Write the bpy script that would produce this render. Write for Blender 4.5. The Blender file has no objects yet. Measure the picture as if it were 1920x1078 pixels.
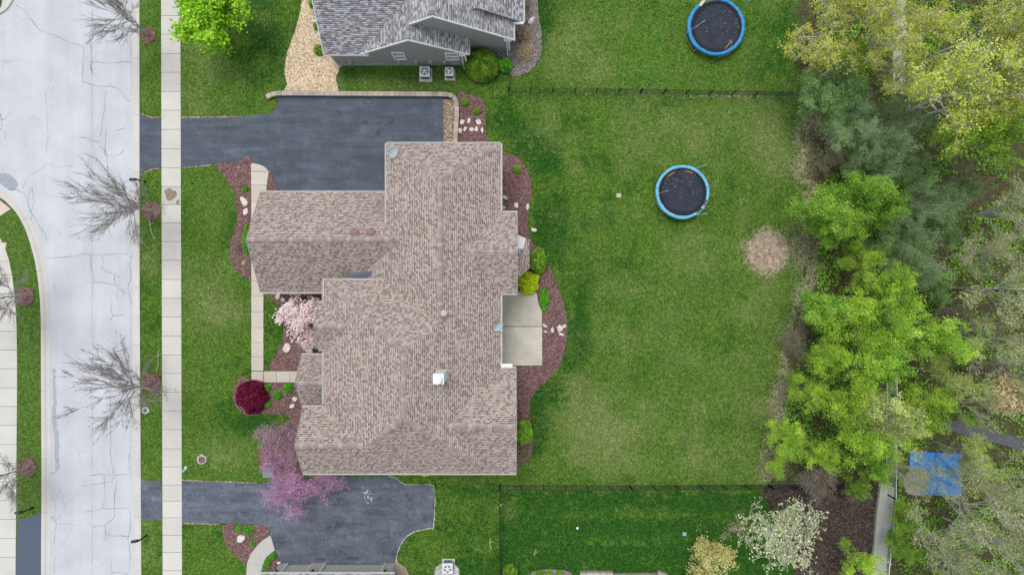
import bpy, bmesh, math, random
import numpy as np
from mathutils import Vector, Matrix
from mathutils.geometry import tessellate_polygon
R = math.radians
S, H = 0.042, 54.0
scene = bpy.context.scene
COL = scene.collection

# ------------------------------------------------------------------ camera, sky, sun, exposure
cam_d = bpy.data.cameras.new('camera'); cam = bpy.data.objects.new('camera', cam_d); COL.objects.link(cam)
cam.location = (0, 0, H); cam.rotation_euler = (0, 0, 0)
cam_d.sensor_width = 36; cam_d.lens = 18 * H / (960 * S); cam_d.clip_end = 3000; cam_d.clip_start = 0.5
scene.camera = cam
world = bpy.data.worlds.new('World'); scene.world = world; world.use_nodes = True
wn = world.node_tree.nodes; wl = world.node_tree.links
bg = wn['Background']; sky = wn.new('ShaderNodeTexSky'); sky.sky_type = 'NISHITA'; sky.sun_disc = False
SUN_EL, SUN_AZ = 70, 335          # azimuth clockwise from +y
sky.sun_elevation = R(SUN_EL); sky.sun_rotation = R(SUN_AZ)
hs = wn.new('ShaderNodeHueSaturation'); hs.inputs['Saturation'].default_value = 0.30
wl.new(sky.outputs[0], hs.inputs['Color']); wl.new(hs.outputs[0], bg.inputs[0]); bg.inputs[1].default_value = 0.15
sd = bpy.data.lights.new('sun', 'SUN'); sd.energy = 1.2; sd.angle = R(24); sd.color = (1, 0.97, 0.93)
sun = bpy.data.objects.new('sun', sd); COL.objects.link(sun)
_d = Vector((math.sin(R(SUN_AZ)) * math.cos(R(SUN_EL)), math.cos(R(SUN_AZ)) * math.cos(R(SUN_EL)), math.sin(R(SUN_EL))))
sun.rotation_euler = _d.to_track_quat('Z', 'Y').to_euler(); sun.location = _d * 60
scene.view_settings.view_transform = 'Standard'; scene.view_settings.look = 'None'
scene.view_settings.gamma = 1; scene.view_settings.exposure = 0.62

# ------------------------------------------------------------------ helpers
def W(px, py, z=0.0):                     # photograph position of a point at height z
    f = (H - z) / H
    return Vector(((px - 960) * S * f, (539 - py) * S * f, z))
def Q(x, y, z=0.0):                       # plan position: units of S metres from the point below the camera
    return Vector((x * S, -y * S, z))
ORG = {}
def tag(o, label=None, cat=None, group=None, kind=None):
    if label: o['label'] = label
    if cat: o['category'] = cat
    if group: o['group'] = group
    if kind: o['kind'] = kind
    return o
def thing(name, label, cat, loc=(0, 0, 0), group=None):
    o = bpy.data.objects.new(name, None); COL.objects.link(o); o.location = loc; o.empty_display_size = 0.3
    ORG[o.name] = Vector(loc)
    return tag(o, label, cat, group)
def org(o): return ORG.get(o.name, Vector((0, 0, 0)))
class MB:
    def __init__(s): s.v = []; s.f = []; s.m = []; s.t = []
    def add(s, vs, fs, mi=0, tone=None):
        b = len(s.v); s.v += [tuple(v) for v in vs]
        t = random.random() if tone is None else tone
        for f in fs: s.f.append(tuple(i + b for i in f)); s.m.append(mi); s.t.append(t)
    def quad(s, a, b, c, d, mi=0, tone=None): s.add([a, b, c, d], [(0, 1, 2, 3)], mi, tone)
    def box(s, x0, x1, y0, y1, z0, z1, mi=0, tone=None, M=None):
        vs = [Vector((x, y, z)) for z in (z0, z1) for y in (y0, y1) for x in (x0, x1)]
        if M: vs = [M @ v for v in vs]
        s.add(vs, [(0, 2, 3, 1), (4, 5, 7, 6), (0, 1, 5, 4), (2, 6, 7, 3), (0, 4, 6, 2), (1, 3, 7, 5)], mi, tone)
    def bbox(s, x0, x1, y0, y1, z0, z1, b, mi=0, tone=None, M=None):      # box with chamfered upright and top edges
        def ring(i, z):
            return [Vector(p) for p in ((x0+i+b, y0+i, z), (x1-i-b, y0+i, z), (x1-i, y0+i+b, z), (x1-i, y1-i-b, z), (x1-i-b, y1-i, z), (x0+i+b, y1-i, z), (x0+i, y1-i-b, z), (x0+i, y0+i+b, z))]
        vs = ring(0, z0) + ring(0, z1 - b) + ring(b, z1)
        if M: vs = [M @ v for v in vs]
        fs = [tuple(range(7, -1, -1)), tuple(range(16, 24))]
        for k in (0, 8):
            fs += [(k+i, k+(i+1) % 8, k+8+(i+1) % 8, k+8+i) for i in range(8)]
        s.add(vs, fs, mi, tone)
    def tube(s, a, b, r0, r1=None, n=8, mi=0, cap=True, tone=None):
        a = Vector(a); b = Vector(b); r1 = r0 if r1 is None else r1
        d = (b - a).normalized(); u = d.orthogonal().normalized(); w = d.cross(u)
        vs = [a + (u * math.cos(2*math.pi*i/n) + w * math.sin(2*math.pi*i/n)) * r0 for i in range(n)]
        vs += [b + (u * math.cos(2*math.pi*i/n) + w * math.sin(2*math.pi*i/n)) * r1 for i in range(n)]
        fs = [(i, (i+1) % n, n+(i+1) % n, n+i) for i in range(n)]
        if cap: fs += [tuple(range(n-1, -1, -1)), tuple(range(n, 2*n))]
        s.add(vs, fs, mi, tone)
    def path(s, pts, r, n=6, mi=0):
        for a, b in zip(pts[:-1], pts[1:]): s.tube(a, b, r, r, n, mi)
    def lathe(s, c, prof, n=24, mi=0, tone=None, rx=1, ry=1):
        c = Vector(c); vs = []; fs = []
        for r, z in prof: vs += [c + Vector((r*rx*math.cos(2*math.pi*i/n), r*ry*math.sin(2*math.pi*i/n), z)) for i in range(n)]
        for k in range(len(prof)-1): fs += [(k*n+i, k*n+(i+1) % n, (k+1)*n+(i+1) % n, (k+1)*n+i) for i in range(n)]
        fs.append(tuple((len(prof)-1)*n+i for i in range(n)))
        s.add(vs, fs, mi, tone)
    def prism(s, pts, z0, z1, mi=0, tone=None, side=True, inset=0):        # pts: world xy
        n = len(pts); P = [Vector((p[0], p[1], 0)) for p in pts]
        tr = tessellate_polygon([P])
        if sum((P[i].x*P[(i+1) % n].y - P[(i+1) % n].x*P[i].y) for i in range(n)) < 0: P = P[::-1]; tr = tessellate_polygon([P])
        T = P
        if inset:
            c = sum(P, Vector()) / n; T = [p + (c - p).normalized() * inset for p in P]
        vs = [Vector((p.x, p.y, z1)) for p in T] + [Vector((p.x, p.y, z0)) for p in P]
        fs = []
        for t in tr:
            a, b, c = (vs[i] for i in t)
            fs.append(tuple(t) if (b-a).cross(c-a).z > 0 else (t[0], t[2], t[1]))
        if side: fs += [(i, i+n, (i+1) % n+n, (i+1) % n) for i in range(n)]
        s.add(vs, fs, mi, tone)
    def build(s, name, mats, parent=None, uv=False, smooth=False, loc=None):
        me = bpy.data.meshes.new(name)
        o0 = ORG.get(parent.name, Vector()) if parent else Vector(loc or (0, 0, 0))
        me.from_pydata([(v[0]-o0[0], v[1]-o0[1], v[2]-o0[2]) for v in s.v], [], s.f)
        for m in (mats if isinstance(mats, (list, tuple)) else [mats]): me.materials.append(m)
        me.polygons.foreach_set('material_index', s.m)
        if smooth: me.polygons.foreach_set('use_smooth', [True]*len(s.f))
        a = me.attributes.new('tone', 'FLOAT', 'FACE'); a.data.foreach_set('value', s.t)
        if uv:
            L = me.uv_layers.new(name='UVMap')
            for p in me.polygons:
                nrm = p.normal; t = Vector((0, 0, 1)).cross(nrm)
                t = t.normalized() if t.length > 1e-3 else Vector((1, 0, 0)); b = nrm.cross(t)
                for li in p.loop_indices:
                    c = me.vertices[me.loops[li].vertex_index].co; L.data[li].uv = (c.dot(t), c.dot(b))
        o = bpy.data.objects.new(name, me); COL.objects.link(o)
        if parent: o.parent = parent; ORG[o.name] = o0
        else: o.location = o0; ORG[o.name] = o0
        return o
def catmull(pts, closed=False, n=5):
    out = []; N = len(pts); rng = range(N) if closed else range(N-1)
    g = (lambda i: pts[i % N]) if closed else (lambda i: pts[max(0, min(N-1, i))])
    for i in rng:
        p0, p1, p2, p3 = g(i-1), g(i), g(i+1), g(i+2)
        for k in range(n):
            t = k/n
            out.append(tuple(0.5*(2*p1[d]+(p2[d]-p0[d])*t+(2*p0[d]-5*p1[d]+4*p2[d]-p3[d])*t*t+(3*p1[d]-p0[d]-3*p2[d]+p3[d])*t**3) for d in range(2)))
    if not closed: out.append(tuple(pts[-1][:2]))
    return out
def pxp(pts, z=0): return [W(p[0], p[1], z).xy[:] for p in pts]
def wob(pts, a, seed=1):                       # ragged edge
    r = random.Random(seed); return [(p[0]+r.uniform(-a, a), p[1]+r.uniform(-a, a)) for p in pts]
def densify(pts, step):
    out = []
    for a, b in zip(pts, pts[1:]+pts[:1]):
        n = max(1, int(math.hypot(b[0]-a[0], b[1]-a[1])/step))
        out += [(a[0]+(b[0]-a[0])*k/n, a[1]+(b[1]-a[1])*k/n) for k in range(n)]
    return out

# ------------------------------------------------------------------ materials
class NT:
    def __init__(s, name):
        s.m = bpy.data.materials.new(name); s.m.use_nodes = True; s.t = s.m.node_tree; s.n = s.t.nodes; s.l = s.t.links
        s.b = s.n['Principled BSDF']; s.pos = s.n.new('ShaderNodeNewGeometry').outputs['Position']
    def lk(s, a, b): s.l.new(a, b)
    def val(s, sock, v):
        if isinstance(v, (int, float)): sock.default_value = v
        elif isinstance(v, (tuple, list)): sock.default_value = tuple(v) + ((1,) if len(v) == 3 and sock.type == 'RGBA' else ())
        else: s.lk(v, sock)
    def noise(s, scale, detail=3, rough=0.55, vec=None, dist=0):
        n = s.n.new('ShaderNodeTexNoise'); s.lk(vec or s.pos, n.inputs['Vector'])
        n.inputs['Scale'].default_value = scale; n.inputs['Detail'].default_value = detail; n.inputs['Roughness'].default_value = rough; n.inputs['Distortion'].default_value = dist
        return n.outputs['Fac']
    def vor(s, scale, out='Distance', vec=None, feat='F1'):
        n = s.n.new('ShaderNodeTexVoronoi'); n.feature = feat; s.lk(vec or s.pos, n.inputs['Vector']); n.inputs['Scale'].default_value = scale
        return n.outputs[out]
    def mapv(s, scale, vec=None, loc=(0, 0, 0)):
        n = s.n.new('ShaderNodeMapping'); s.lk(vec or s.pos, n.inputs['Vector']); n.inputs['Scale'].default_value = scale; n.inputs['Location'].default_value = loc
        return n.outputs[0]
    def ramp(s, fac, stops, interp='LINEAR'):
        n = s.n.new('ShaderNodeValToRGB'); s.val(n.inputs[0], fac); r = n.color_ramp; r.interpolation = interp
        while len(r.elements) < len(stops): r.elements.new(0.5)
        for e, (p, c) in zip(r.elements, stops):
            e.position = p; e.color = tuple(c) + (1,) if isinstance(c, (tuple, list)) else (c, c, c, 1)
        return n.outputs[0]
    def mix(s, fac, a, b, mode='MIX'):
        n = s.n.new('ShaderNodeMix'); n.data_type = 'RGBA'; n.blend_type = mode
        s.val(n.inputs[0], fac); s.val(n.inputs[6], a); s.val(n.inputs[7], b); return n.outputs[2]
    def math(s, op, a, b=0.0, c=None):
        n = s.n.new('ShaderNodeMath'); n.operation = op; s.val(n.inputs[0], a); s.val(n.inputs[1], b)
        if c is not None: s.val(n.inputs[2], c)
        return n.outputs[0]
    def attr(s, name, out='Fac'):
        n = s.n.new('ShaderNodeAttribute'); n.attribute_name = name; return n.outputs[out]
    def bump(s, h, strength=0.5, dist=0.03):
        n = s.n.new('ShaderNodeBump'); s.lk(h, n.inputs['Height']); n.inputs['Strength'].default_value = strength; n.inputs['Distance'].default_value = dist
        s.lk(n.outputs[0], s.b.inputs['Normal'])
    def done(s, col, rough=0.9, spec=0.2):
        s.val(s.b.inputs['Base Color'], col); s.b.inputs['Roughness'].default_value = rough
        s.b.inputs['Specular IOR Level'].default_value = spec; return s.m
def plain(name, c, rough=0.6, var=0.12, scale=6, spec=0.3, metal=0):
    n = NT(name); f = n.noise(scale, 4)
    n.b.inputs['Metallic'].default_value = metal
    return n.done(n.ramp(f, [(0.3, tuple(x*(1-var) for x in c)), (0.7, tuple(min(1, x*(1+var)) for x in c))]), rough, spec)
def concrete(name, c, var=0.06, joint=0.10):
    n = NT(name); f = n.noise(0.6, 5, 0.6); g = n.noise(9, 4, 0.7); h = n.noise(60, 2)
    a = n.ramp(f, [(0.3, tuple(x*(1-var) for x in c)), (0.7, tuple(x*(1+var) for x in c))])
    a = n.mix(0.5, a, n.ramp(g, [(0.3, 0.80), (0.6, 1.0)]), 'MULTIPLY')
    t = n.math('MULTIPLY_ADD', n.attr('tone'), joint*2, 1-joint)
    n.bump(h, 0.25, 0.01)
    return n.done(n.mix(1, a, t, 'MULTIPLY'), 0.9)

M_conc = concrete('sidewalk_concrete', (0.55, 0.53, 0.48), joint=0.05)
M_kerb = concrete('kerb_concrete', (0.54, 0.52, 0.48), joint=0.03)
M_path = concrete('path_concrete', (0.53, 0.475, 0.40))
M_patio = concrete('patio_concrete', (0.50, 0.465, 0.385), var=0.16)
M_pale = concrete('pale_path', (0.34, 0.34, 0.31), var=0.2)
# road: aged pale asphalt
n = NT('road_asphalt'); f = n.noise(1.0, 4, 0.6, n.mapv((0.9, 0.05, 1))); g = n.noise(14, 5, 0.75); h = n.noise(0.35, 4, 0.6)
c = n.ramp(f, [(0.3, (0.42, 0.435, 0.455)), (0.7, (0.50, 0.515, 0.53))])
c = n.mix(0.35, c, n.ramp(h, [(0.35, (0.42, 0.435, 0.465)), (0.65, (0.62, 0.63, 0.66))]), 'MIX')
c = n.mix(0.5, c, n.ramp(g, [(0.3, 0.86), (0.65, 1.05)]), 'MULTIPLY'); n.bump(n.noise(70, 2), 0.3, 0.01)
cd = n.vor(0.42, 'Distance', n.mix(0.12, n.pos, n.n.new('ShaderNodeTexNoise').outputs['Color'], 'ADD'), 'DISTANCE_TO_EDGE')
c = n.mix(n.math('MULTIPLY', n.ramp(cd, [(0.0, 1.0), (0.012, 0.0)]), n.ramp(n.noise(0.21, 3, 0.6), [(0.50, 0.0), (0.62, 0.45)])), c, (0.22, 0.23, 0.25))
c = n.mix(n.ramp(n.noise(1.7, 6, 0.75), [(0.62, 0.0), (0.74, 0.35)]), c, (0.36, 0.36, 0.365))
M_road = n.done(c, 0.92)
M_crack = plain('crack_fill', (0.15, 0.155, 0.17), 0.95, 0.3, 3)
M_crackf = plain('crack_faint', (0.27, 0.285, 0.32), 0.95, 0.2, 3)
M_stain = plain('road_patch', (0.30, 0.32, 0.35), 0.9, 0.2, 7)
# driveway: blue black sealed asphalt
def asphalt(name, lo, hi, pale, wear=0.0):
    n = NT(name); f = n.noise(0.55, 6, 0.62, dist=0.4); g = n.noise(7, 6, 0.7); k = n.noise(1.6, 3, 0.5, n.mapv((0.35, 1.6, 1)))
    c = n.ramp(n.math('ADD', n.math('MULTIPLY', f, 0.5), n.math('MULTIPLY', n.noise(1.1, 5, 0.6, n.mapv((0.22, 1.3, 1))), 0.5)), [(0.34, lo), (0.64, hi)])
    c = n.mix(n.ramp(n.noise(0.9, 7, 0.7), [(0.52, 0.0), (0.85, 0.45)]), c, pale)
    c = n.mix(0.7, c, n.ramp(k, [(0.3, 0.78), (0.7, 1.15)]), 'MULTIPLY')
    c = n.mix(0.8, c, n.ramp(g, [(0.3, 0.72), (0.7, 1.2)]), 'MULTIPLY'); n.bump(n.noise(80, 2), 0.4, 0.01)
    if wear:
        sc = n.noise(2.2, 8, 0.8, dist=1.5); c = n.mix(n.ramp(sc, [(0.53, 0.0), (0.62, wear)]), c, pale)
        c = n.mix(n.ramp(n.noise(1.3, 7, 0.75, n.mapv((1, 1, 1), None, (7, 3, 0)), 1.0), [(0.58, 0.0), (0.63, wear)]), c, tuple(x*0.75 for x in lo))
    c = n.mix(0.5, c, n.ramp(n.noise(0.9, 5, 0.7, n.mapv((0.12, 2.5, 1))), [(0.35, 0.82), (0.65, 1.12)]), 'MULTIPLY')
    c = n.mix(n.ramp(n.vor(17), [(0.0, 0.22), (0.25, 0.0)]), c, pale)
    return n.done(c, 0.75, 0.3)
M_drive = asphalt('driveway_asphalt', (0.050, 0.063, 0.084), (0.088, 0.107, 0.136), (0.22, 0.24, 0.27), 0.10)
M_drive2 = asphalt('worn_driveway_asphalt', (0.050, 0.060, 0.082), (0.13, 0.146, 0.18), (0.25, 0.27, 0.305), 0.40)
M_oil = plain('oil_spot', (0.035, 0.045, 0.062), 0.6, 0.25, 12)
# mulch, gravel
def chips(name, stops, sc=16):
    n = NT(name); cr = n.vor(sc, 'Color'); sp = n.n.new('ShaderNodeSeparateColor'); n.lk(cr, sp.inputs[0])
    c = n.ramp(sp.outputs[0], stops); c = n.mix(0.6, c, n.ramp(n.noise(1.2, 5, 0.65), [(0.3, 0.72), (0.7, 1.15)]), 'MULTIPLY')
    c = n.mix(0.7, c, n.ramp(n.noise(30, 3, 0.7), [(0.3, 0.6), (0.65, 1.25)]), 'MULTIPLY')
    n.bump(n.vor(sc), 0.8, 0.04); return n.done(c, 0.95, 0.1)
M_mulch = chips('mulch', [(0.0, (0.085, 0.045, 0.042)), (0.4, (0.15, 0.08, 0.075)), (0.75, (0.225, 0.135, 0.125)), (1.0, (0.33, 0.23, 0.21))])
M_mulchd = chips('dark_mulch', [(0.0, (0.030, 0.021, 0.017)), (0.6, (0.060, 0.044, 0.036)), (1.0, (0.12, 0.095, 0.078))], 11)
M_mulchg = chips('grey_mulch', [(0.0, (0.10, 0.085, 0.08)), (0.5, (0.19, 0.165, 0.16)), (1.0, (0.38, 0.34, 0.33))])
M_gravel = chips('gold_gravel', [(0.0, (0.32, 0.20, 0.10)), (0.4, (0.56, 0.42, 0.27)), (1.0, (0.78, 0.68, 0.52))], 13)
M_gravelb = chips('brown_gravel', [(0.0, (0.10, 0.07, 0.045)), (0.5, (0.29, 0.21, 0.14)), (1.0, (0.56, 0.46, 0.34))], 14)
M_gravelw = chips('white_gravel', [(0.0, (0.22, 0.22, 0.21)), (0.5, (0.42, 0.41, 0.38)), (1.0, (0.7, 0.69, 0.66))], 12)
M_soil = plain('bare_soil', (0.34, 0.26, 0.20), 0.95, 0.25, 9)
# ground: lawn, worn soil and leaf litter, mixed by where they are (attributes on the sheet)
n = NT('ground_cover')
dry, lush, bare, wood, stripe = (n.attr(a) for a in ('dry', 'lush', 'bare', 'wood', 'vivid'))
n1 = n.noise(14, 5, 0.72); n2 = n.noise(2.2, 5, 0.62); n3 = n.noise(0.45, 4, 0.6); n4 = n.noise(5.5, 4, 0.7)
vc = n.n.new('ShaderNodeSeparateColor'); n.lk(n.vor(14, 'Color'), vc.inputs[0]); vd = n.n.new('ShaderNodeSeparateColor'); n.lk(n.vor(6.5, 'Color'), vd.inputs[0])
n1 = n.math('ADD', n.math('MULTIPLY_ADD', vc.outputs[0], 0.42, -0.06), n.math('ADD', n.math('MULTIPLY', vd.outputs[1], 0.14), n.math('MULTIPLY', n1, 0.54)))
g = n.ramp(n1, [(0.14, (0.018, 0.044, 0.003)), (0.48, (0.060, 0.132, 0.013)), (0.84, (0.180, 0.280, 0.055))])
dg = n.ramp(n1, [(0.14, (0.004, 0.028, 0.002)), (0.50, (0.019, 0.077, 0.007)), (0.86, (0.066, 0.165, 0.030))])
vg = n.ramp(n1, [(0.14, (0.020, 0.085, 0.008)), (0.84, (0.10, 0.30, 0.05))])
yg = n.ramp(n1, [(0.14, (0.065, 0.090, 0.022)), (0.5, (0.130, 0.178, 0.048)), (0.84, (0.30, 0.335, 0.14))])
lf = n.math('ADD', lush, n.math('MULTIPLY_ADD', n2, 1.9, -1.02)); 
c = n.mix(n.ramp(lf, [(0.10, 0.0), (0.62, 1.0)]), g, dg)
df = n.math('ADD', dry, n.math('MULTIPLY_ADD', n.math('ADD', n2, n.math('MULTIPLY', n4, 0.8)), 1.5, -1.58))
c = n.mix(n.ramp(df, [(0.0, 0.0), (0.62, 1.0)]), c, yg)
c = n.mix(n.ramp(n.math('ADD', stripe, n.math('MULTIPLY_ADD', n2, 1.6, -0.9)), [(0.25, 0.0), (0.8, 0.9)]), c, vg)
lit = n.ramp(n.vor(13, 'Distance'), [(0.0, (0.19, 0.135, 0.095)), (0.35, (0.11, 0.072, 0.050)), (0.7, (0.04, 0.026, 0.020))])
lit = n.mix(n.ramp(n2, [(0.42, 0.0), (0.60, 0.9)]), lit, n.ramp(n1, [(0.14, (0.018, 0.050, 0.010)), (0.5, (0.06, 0.10, 0.025)), (0.84, (0.15, 0.22, 0.06))]))
so = n.ramp(n1, [(0.14, (0.26, 0.20, 0.135)), (0.5, (0.43, 0.34, 0.25)), (0.84, (0.58, 0.48, 0.37))]); so = n.mix(n.ramp(n2, [(0.4, 0.0), (0.62, 0.75)]), so, n.ramp(n1, [(0.14, (0.08, 0.055, 0.035)), (0.84, (0.26, 0.19, 0.13))]))
wf = n.math('ADD', wood, n.math('MULTIPLY_ADD', n.math('ADD', n2, n4), 0.9, -0.9))
c = n.mix(n.ramp(wf, [(0.30, 0.0), (0.75, 1.0)]), c, lit)
bf = n.math('ADD', bare, n.math('MULTIPLY_ADD', n.math('ADD', n1, n4), 0.9, -0.9))
c = n.mix(n.ramp(bf, [(0.30, 0.0), (0.85, 1.0)]), c, so)
c = n.mix(n.ramp(n.noise(23, 1, 0.4), [(0.74, 0.0), (0.80, 0.55)]), c, (0.42, 0.45, 0.24))
n.bump(n.noise(26, 4, 0.7), 0.7, 0.05)
M_ground = n.done(c, 0.95, 0.1)
# shingles
def shingles(name, pal, tabw=0.17, wave=5.0, parity=0.42):
    n = NT(name); tc = n.n.new('ShaderNodeUVMap'); tc.uv_map = 'UVMap'
    def nz(sc, det=1):
        q = n.n.new('ShaderNodeTexNoise'); q.inputs['Scale'].default_value = sc; q.inputs['Detail'].default_value = det; n.lk(tc.outputs[0], q.inputs['Vector']); return q.outputs['Fac']
    sp = n.n.new('ShaderNodeSeparateXYZ'); n.lk(tc.outputs[0], sp.inputs[0])
    v = n.math('DIVIDE', n.math('ADD', sp.outputs[1], n.math('MULTIPLY', nz(0.55), 0.22)), 0.147); row = n.math('FLOOR', v)
    wn_ = n.n.new('ShaderNodeTexWhiteNoise'); wn_.noise_dimensions = '1D'; n.lk(row, wn_.inputs['W'])
    u = n.math('ADD', n.math('DIVIDE', sp.outputs[0], tabw), n.math('ADD', row, n.math('MULTIPLY', wn_.outputs[0], 0.5)))
    colm = n.math('FLOOR', u)
    cb = n.n.new('ShaderNodeCombineXYZ'); n.lk(colm, cb.inputs[0]); n.lk(row, cb.inputs[1])
    w2 = n.n.new('ShaderNodeTexWhiteNoise'); w2.noise_dimensions = '2D'; n.lk(cb.outputs[0], w2.inputs['Vector'])
    ph = n.math('MULTIPLY_ADD', nz(0.55, 2), wave*6.28, n.math('MULTIPLY', row, 2.6))
    par = n.math('MULTIPLY_ADD', n.math('SINE', n.math('ADD', ph, n.math('MULTIPLY', colm, 2.2))), 0.5, 0.5)
    val = n.math('ADD', n.math('MULTIPLY', w2.outputs[0], 1-parity), n.math('MULTIPLY', par, parity))
    c = n.ramp(val, pal, 'CONSTANT')
    fr = n.math('FRACT', v)
    thick = n.ramp(w2.outputs[0], [(0.0, 0.0), (0.58, 1.0)], 'CONSTANT')        # thick tabs get a narrower painted shadow line
    shadow_band = n.ramp(n.math('ADD', fr, n.math('MULTIPLY', thick, 0.18)), [(0.0, 0.42), (0.42, 0.48), (0.52, 1.02), (1.0, 1.12)])  # printed dark band and shadow line of each course, both painted into the colour
    c = n.mix(1.0, c, shadow_band, 'MULTIPLY')
    c = n.mix(0.5, c, n.ramp(n.noise(0.8, 4, 0.6), [(0.3, 0.94), (0.7, 1.05)]), 'MULTIPLY')
    n.bump(n.math('SUBTRACT', 1.0, fr), 0.5, 0.015)
    return n.done(c, 0.95, 0.1)
M_shing = shingles('brown_shingles', [(0, (0.240, 0.188, 0.164)), (0.20, (0.298, 0.238, 0.210)), (0.38, (0.355, 0.286, 0.255)), (0.52, (0.39, 0.318, 0.284)), (0.62, (0.43, 0.34, 0.268)), (0.68, (0.43, 0.365, 0.326)), (0.86, (0.38, 0.322, 0.288))])
M_shingg = shingles('grey_shingles', [(0, (0.20, 0.196, 0.205)), (0.2, (0.265, 0.26, 0.272)), (0.40, (0.345, 0.34, 0.352)), (0.55, (0.285, 0.27, 0.278)), (0.64, (0.44, 0.44, 0.455)), (0.84, (0.375, 0.362, 0.37))], 0.27, 3.0, 0.25)
def capmat(name, stops):
    n = NT(name); return n.done(n.mix(0.5, n.ramp(n.attr('tone'), stops), n.ramp(n.noise(30, 2), [(0.3, 0.8), (0.7, 1.1)]), 'MULTIPLY'), 0.95, 0.1)
M_cap = capmat('brown_ridge_caps', [(0, (0.25, 0.215, 0.195)), (0.6, (0.315, 0.268, 0.243)), (1, (0.41, 0.355, 0.325))])
M_capg = capmat('grey_ridge_caps', [(0, (0.19, 0.19, 0.205)), (1, (0.33, 0.33, 0.35))])
def siding(name, c):
    n = NT(name); sp = n.n.new('ShaderNodeSeparateXYZ'); n.lk(n.pos, sp.inputs[0])
    fr = n.math('FRACT', n.math('DIVIDE', sp.outputs[2], 0.14))
    a = n.mix(1, c, n.ramp(fr, [(0.0, 0.62), (0.14, 1.0), (1.0, 1.06)]), 'MULTIPLY'); a = n.mix(0.4, a, n.ramp(n.noise(2, 4), [(0.3, 0.85), (0.7, 1.1)]), 'MULTIPLY')
    n.bump(n.math('SUBTRACT', 1.0, fr), 0.7, 0.015); return n.done(a, 0.7)
M_sideg = siding('grey_siding', (0.27, 0.275, 0.262)); M_sidel = siding('light_siding', (0.38, 0.36, 0.33)); M_sidet = siding('tan_siding', (0.42, 0.40, 0.37))
M_white = plain('white_trim', (0.76, 0.77, 0.76), 0.5, 0.05, 3)
M_trim = plain('weathered_trim', (0.60, 0.59, 0.56), 0.6, 0.08, 3)
M_fnd = plain('foundation', (0.33, 0.33, 0.32), 0.9, 0.15, 5)
M_black = plain('black_metal', (0.018, 0.02, 0.022), 0.45, 0.2, 8)
M_fence = plain('fence_black', (0.022, 0.027, 0.034), 0.5, 0.2, 8)
M_bark = plain('brown_bark', (0.13, 0.105, 0.09), 0.95, 0.35, 14)
M_barkg = plain('pale_grey_bark', (0.42, 0.41, 0.38), 0.95, 0.25, 10)
M_barks = plain('street_tree_bark', (0.32, 0.295, 0.27), 0.95, 0.3, 14)
M_barkt = plain('trunk_bark', (0.22, 0.20, 0.18), 0.95, 0.3, 12)
M_stone = chips('pale_stone', [(0, (0.56, 0.49, 0.44)), (0.5, (0.66, 0.60, 0.54)), (1, (0.74, 0.69, 0.63))], 7)
M_block = concrete('wall_block', (0.40, 0.34, 0.29), var=0.15, joint=0.18)
M_glass = plain('window_glass', (0.30, 0.36, 0.40), 0.15, 0.3, 3, 0.6)
M_blue = plain('blue_pad', (0.02, 0.22, 0.47), 0.5, 0.2, 3)
M_bluel = plain('faded_blue_pad', (0.13, 0.40, 0.56), 0.55, 0.2, 3)
M_tarp = plain('blue_court', (0.04, 0.22, 0.58), 0.8, 0.35, 2.5)
n = NT('trampoline_mat'); M_mat = n.done(n.mix(n.ramp(n.noise(9, 2, 0.4), [(0.70, 0.0), (0.74, 0.8)]), n.ramp(n.noise(1.2, 4), [(0.3, (0.022, 0.027, 0.038)), (0.7, (0.038, 0.044, 0.060))]), (0.35, 0.34, 0.31)), 0.85)
M_net = plain('black_net', (0.018, 0.02, 0.026), 0.9, 0.3, 20)
M_steel = plain('galvanised_steel', (0.42, 0.44, 0.46), 0.4, 0.1, 8, 0.5, 0.3)
M_skyblue = plain('pale_blue_foam', (0.25, 0.50, 0.60), 0.7, 0.15, 6)
M_orange = plain('dead_leaves', (0.34, 0.20, 0.13), 0.9, 0.4, 20)
M_acw = plain('condenser_casing', (0.66, 0.67, 0.67), 0.5, 0.08, 4)
M_acd = plain('condenser_grille', (0.09, 0.11, 0.14), 0.6, 0.3, 30)
M_green = plain('green_cabinet', (0.17, 0.22, 0.205), 0.6, 0.15, 5)
M_teal = plain('pale_green_lid', (0.26, 0.42, 0.37), 0.6, 0.1, 5)
M_rust = plain('brown_vent', (0.215, 0.135, 0.12), 0.6, 0.15, 6)
M_pink = plain('pink_pipe', (0.50, 0.38, 0.35), 0.6, 0.1, 6)
M_flash = plain('slate_flashing', (0.17, 0.20, 0.25), 0.6, 0.1, 3)
M_dish = plain('dish_grey', (0.50, 0.58, 0.62), 0.4, 0.06, 3)
M_door = plain('garage_door', (0.43, 0.42, 0.38), 0.6, 0.05, 3)
M_twig = plain('dead_twig', (0.50, 0.44, 0.27), 0.9, 0.2, 9)
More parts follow.
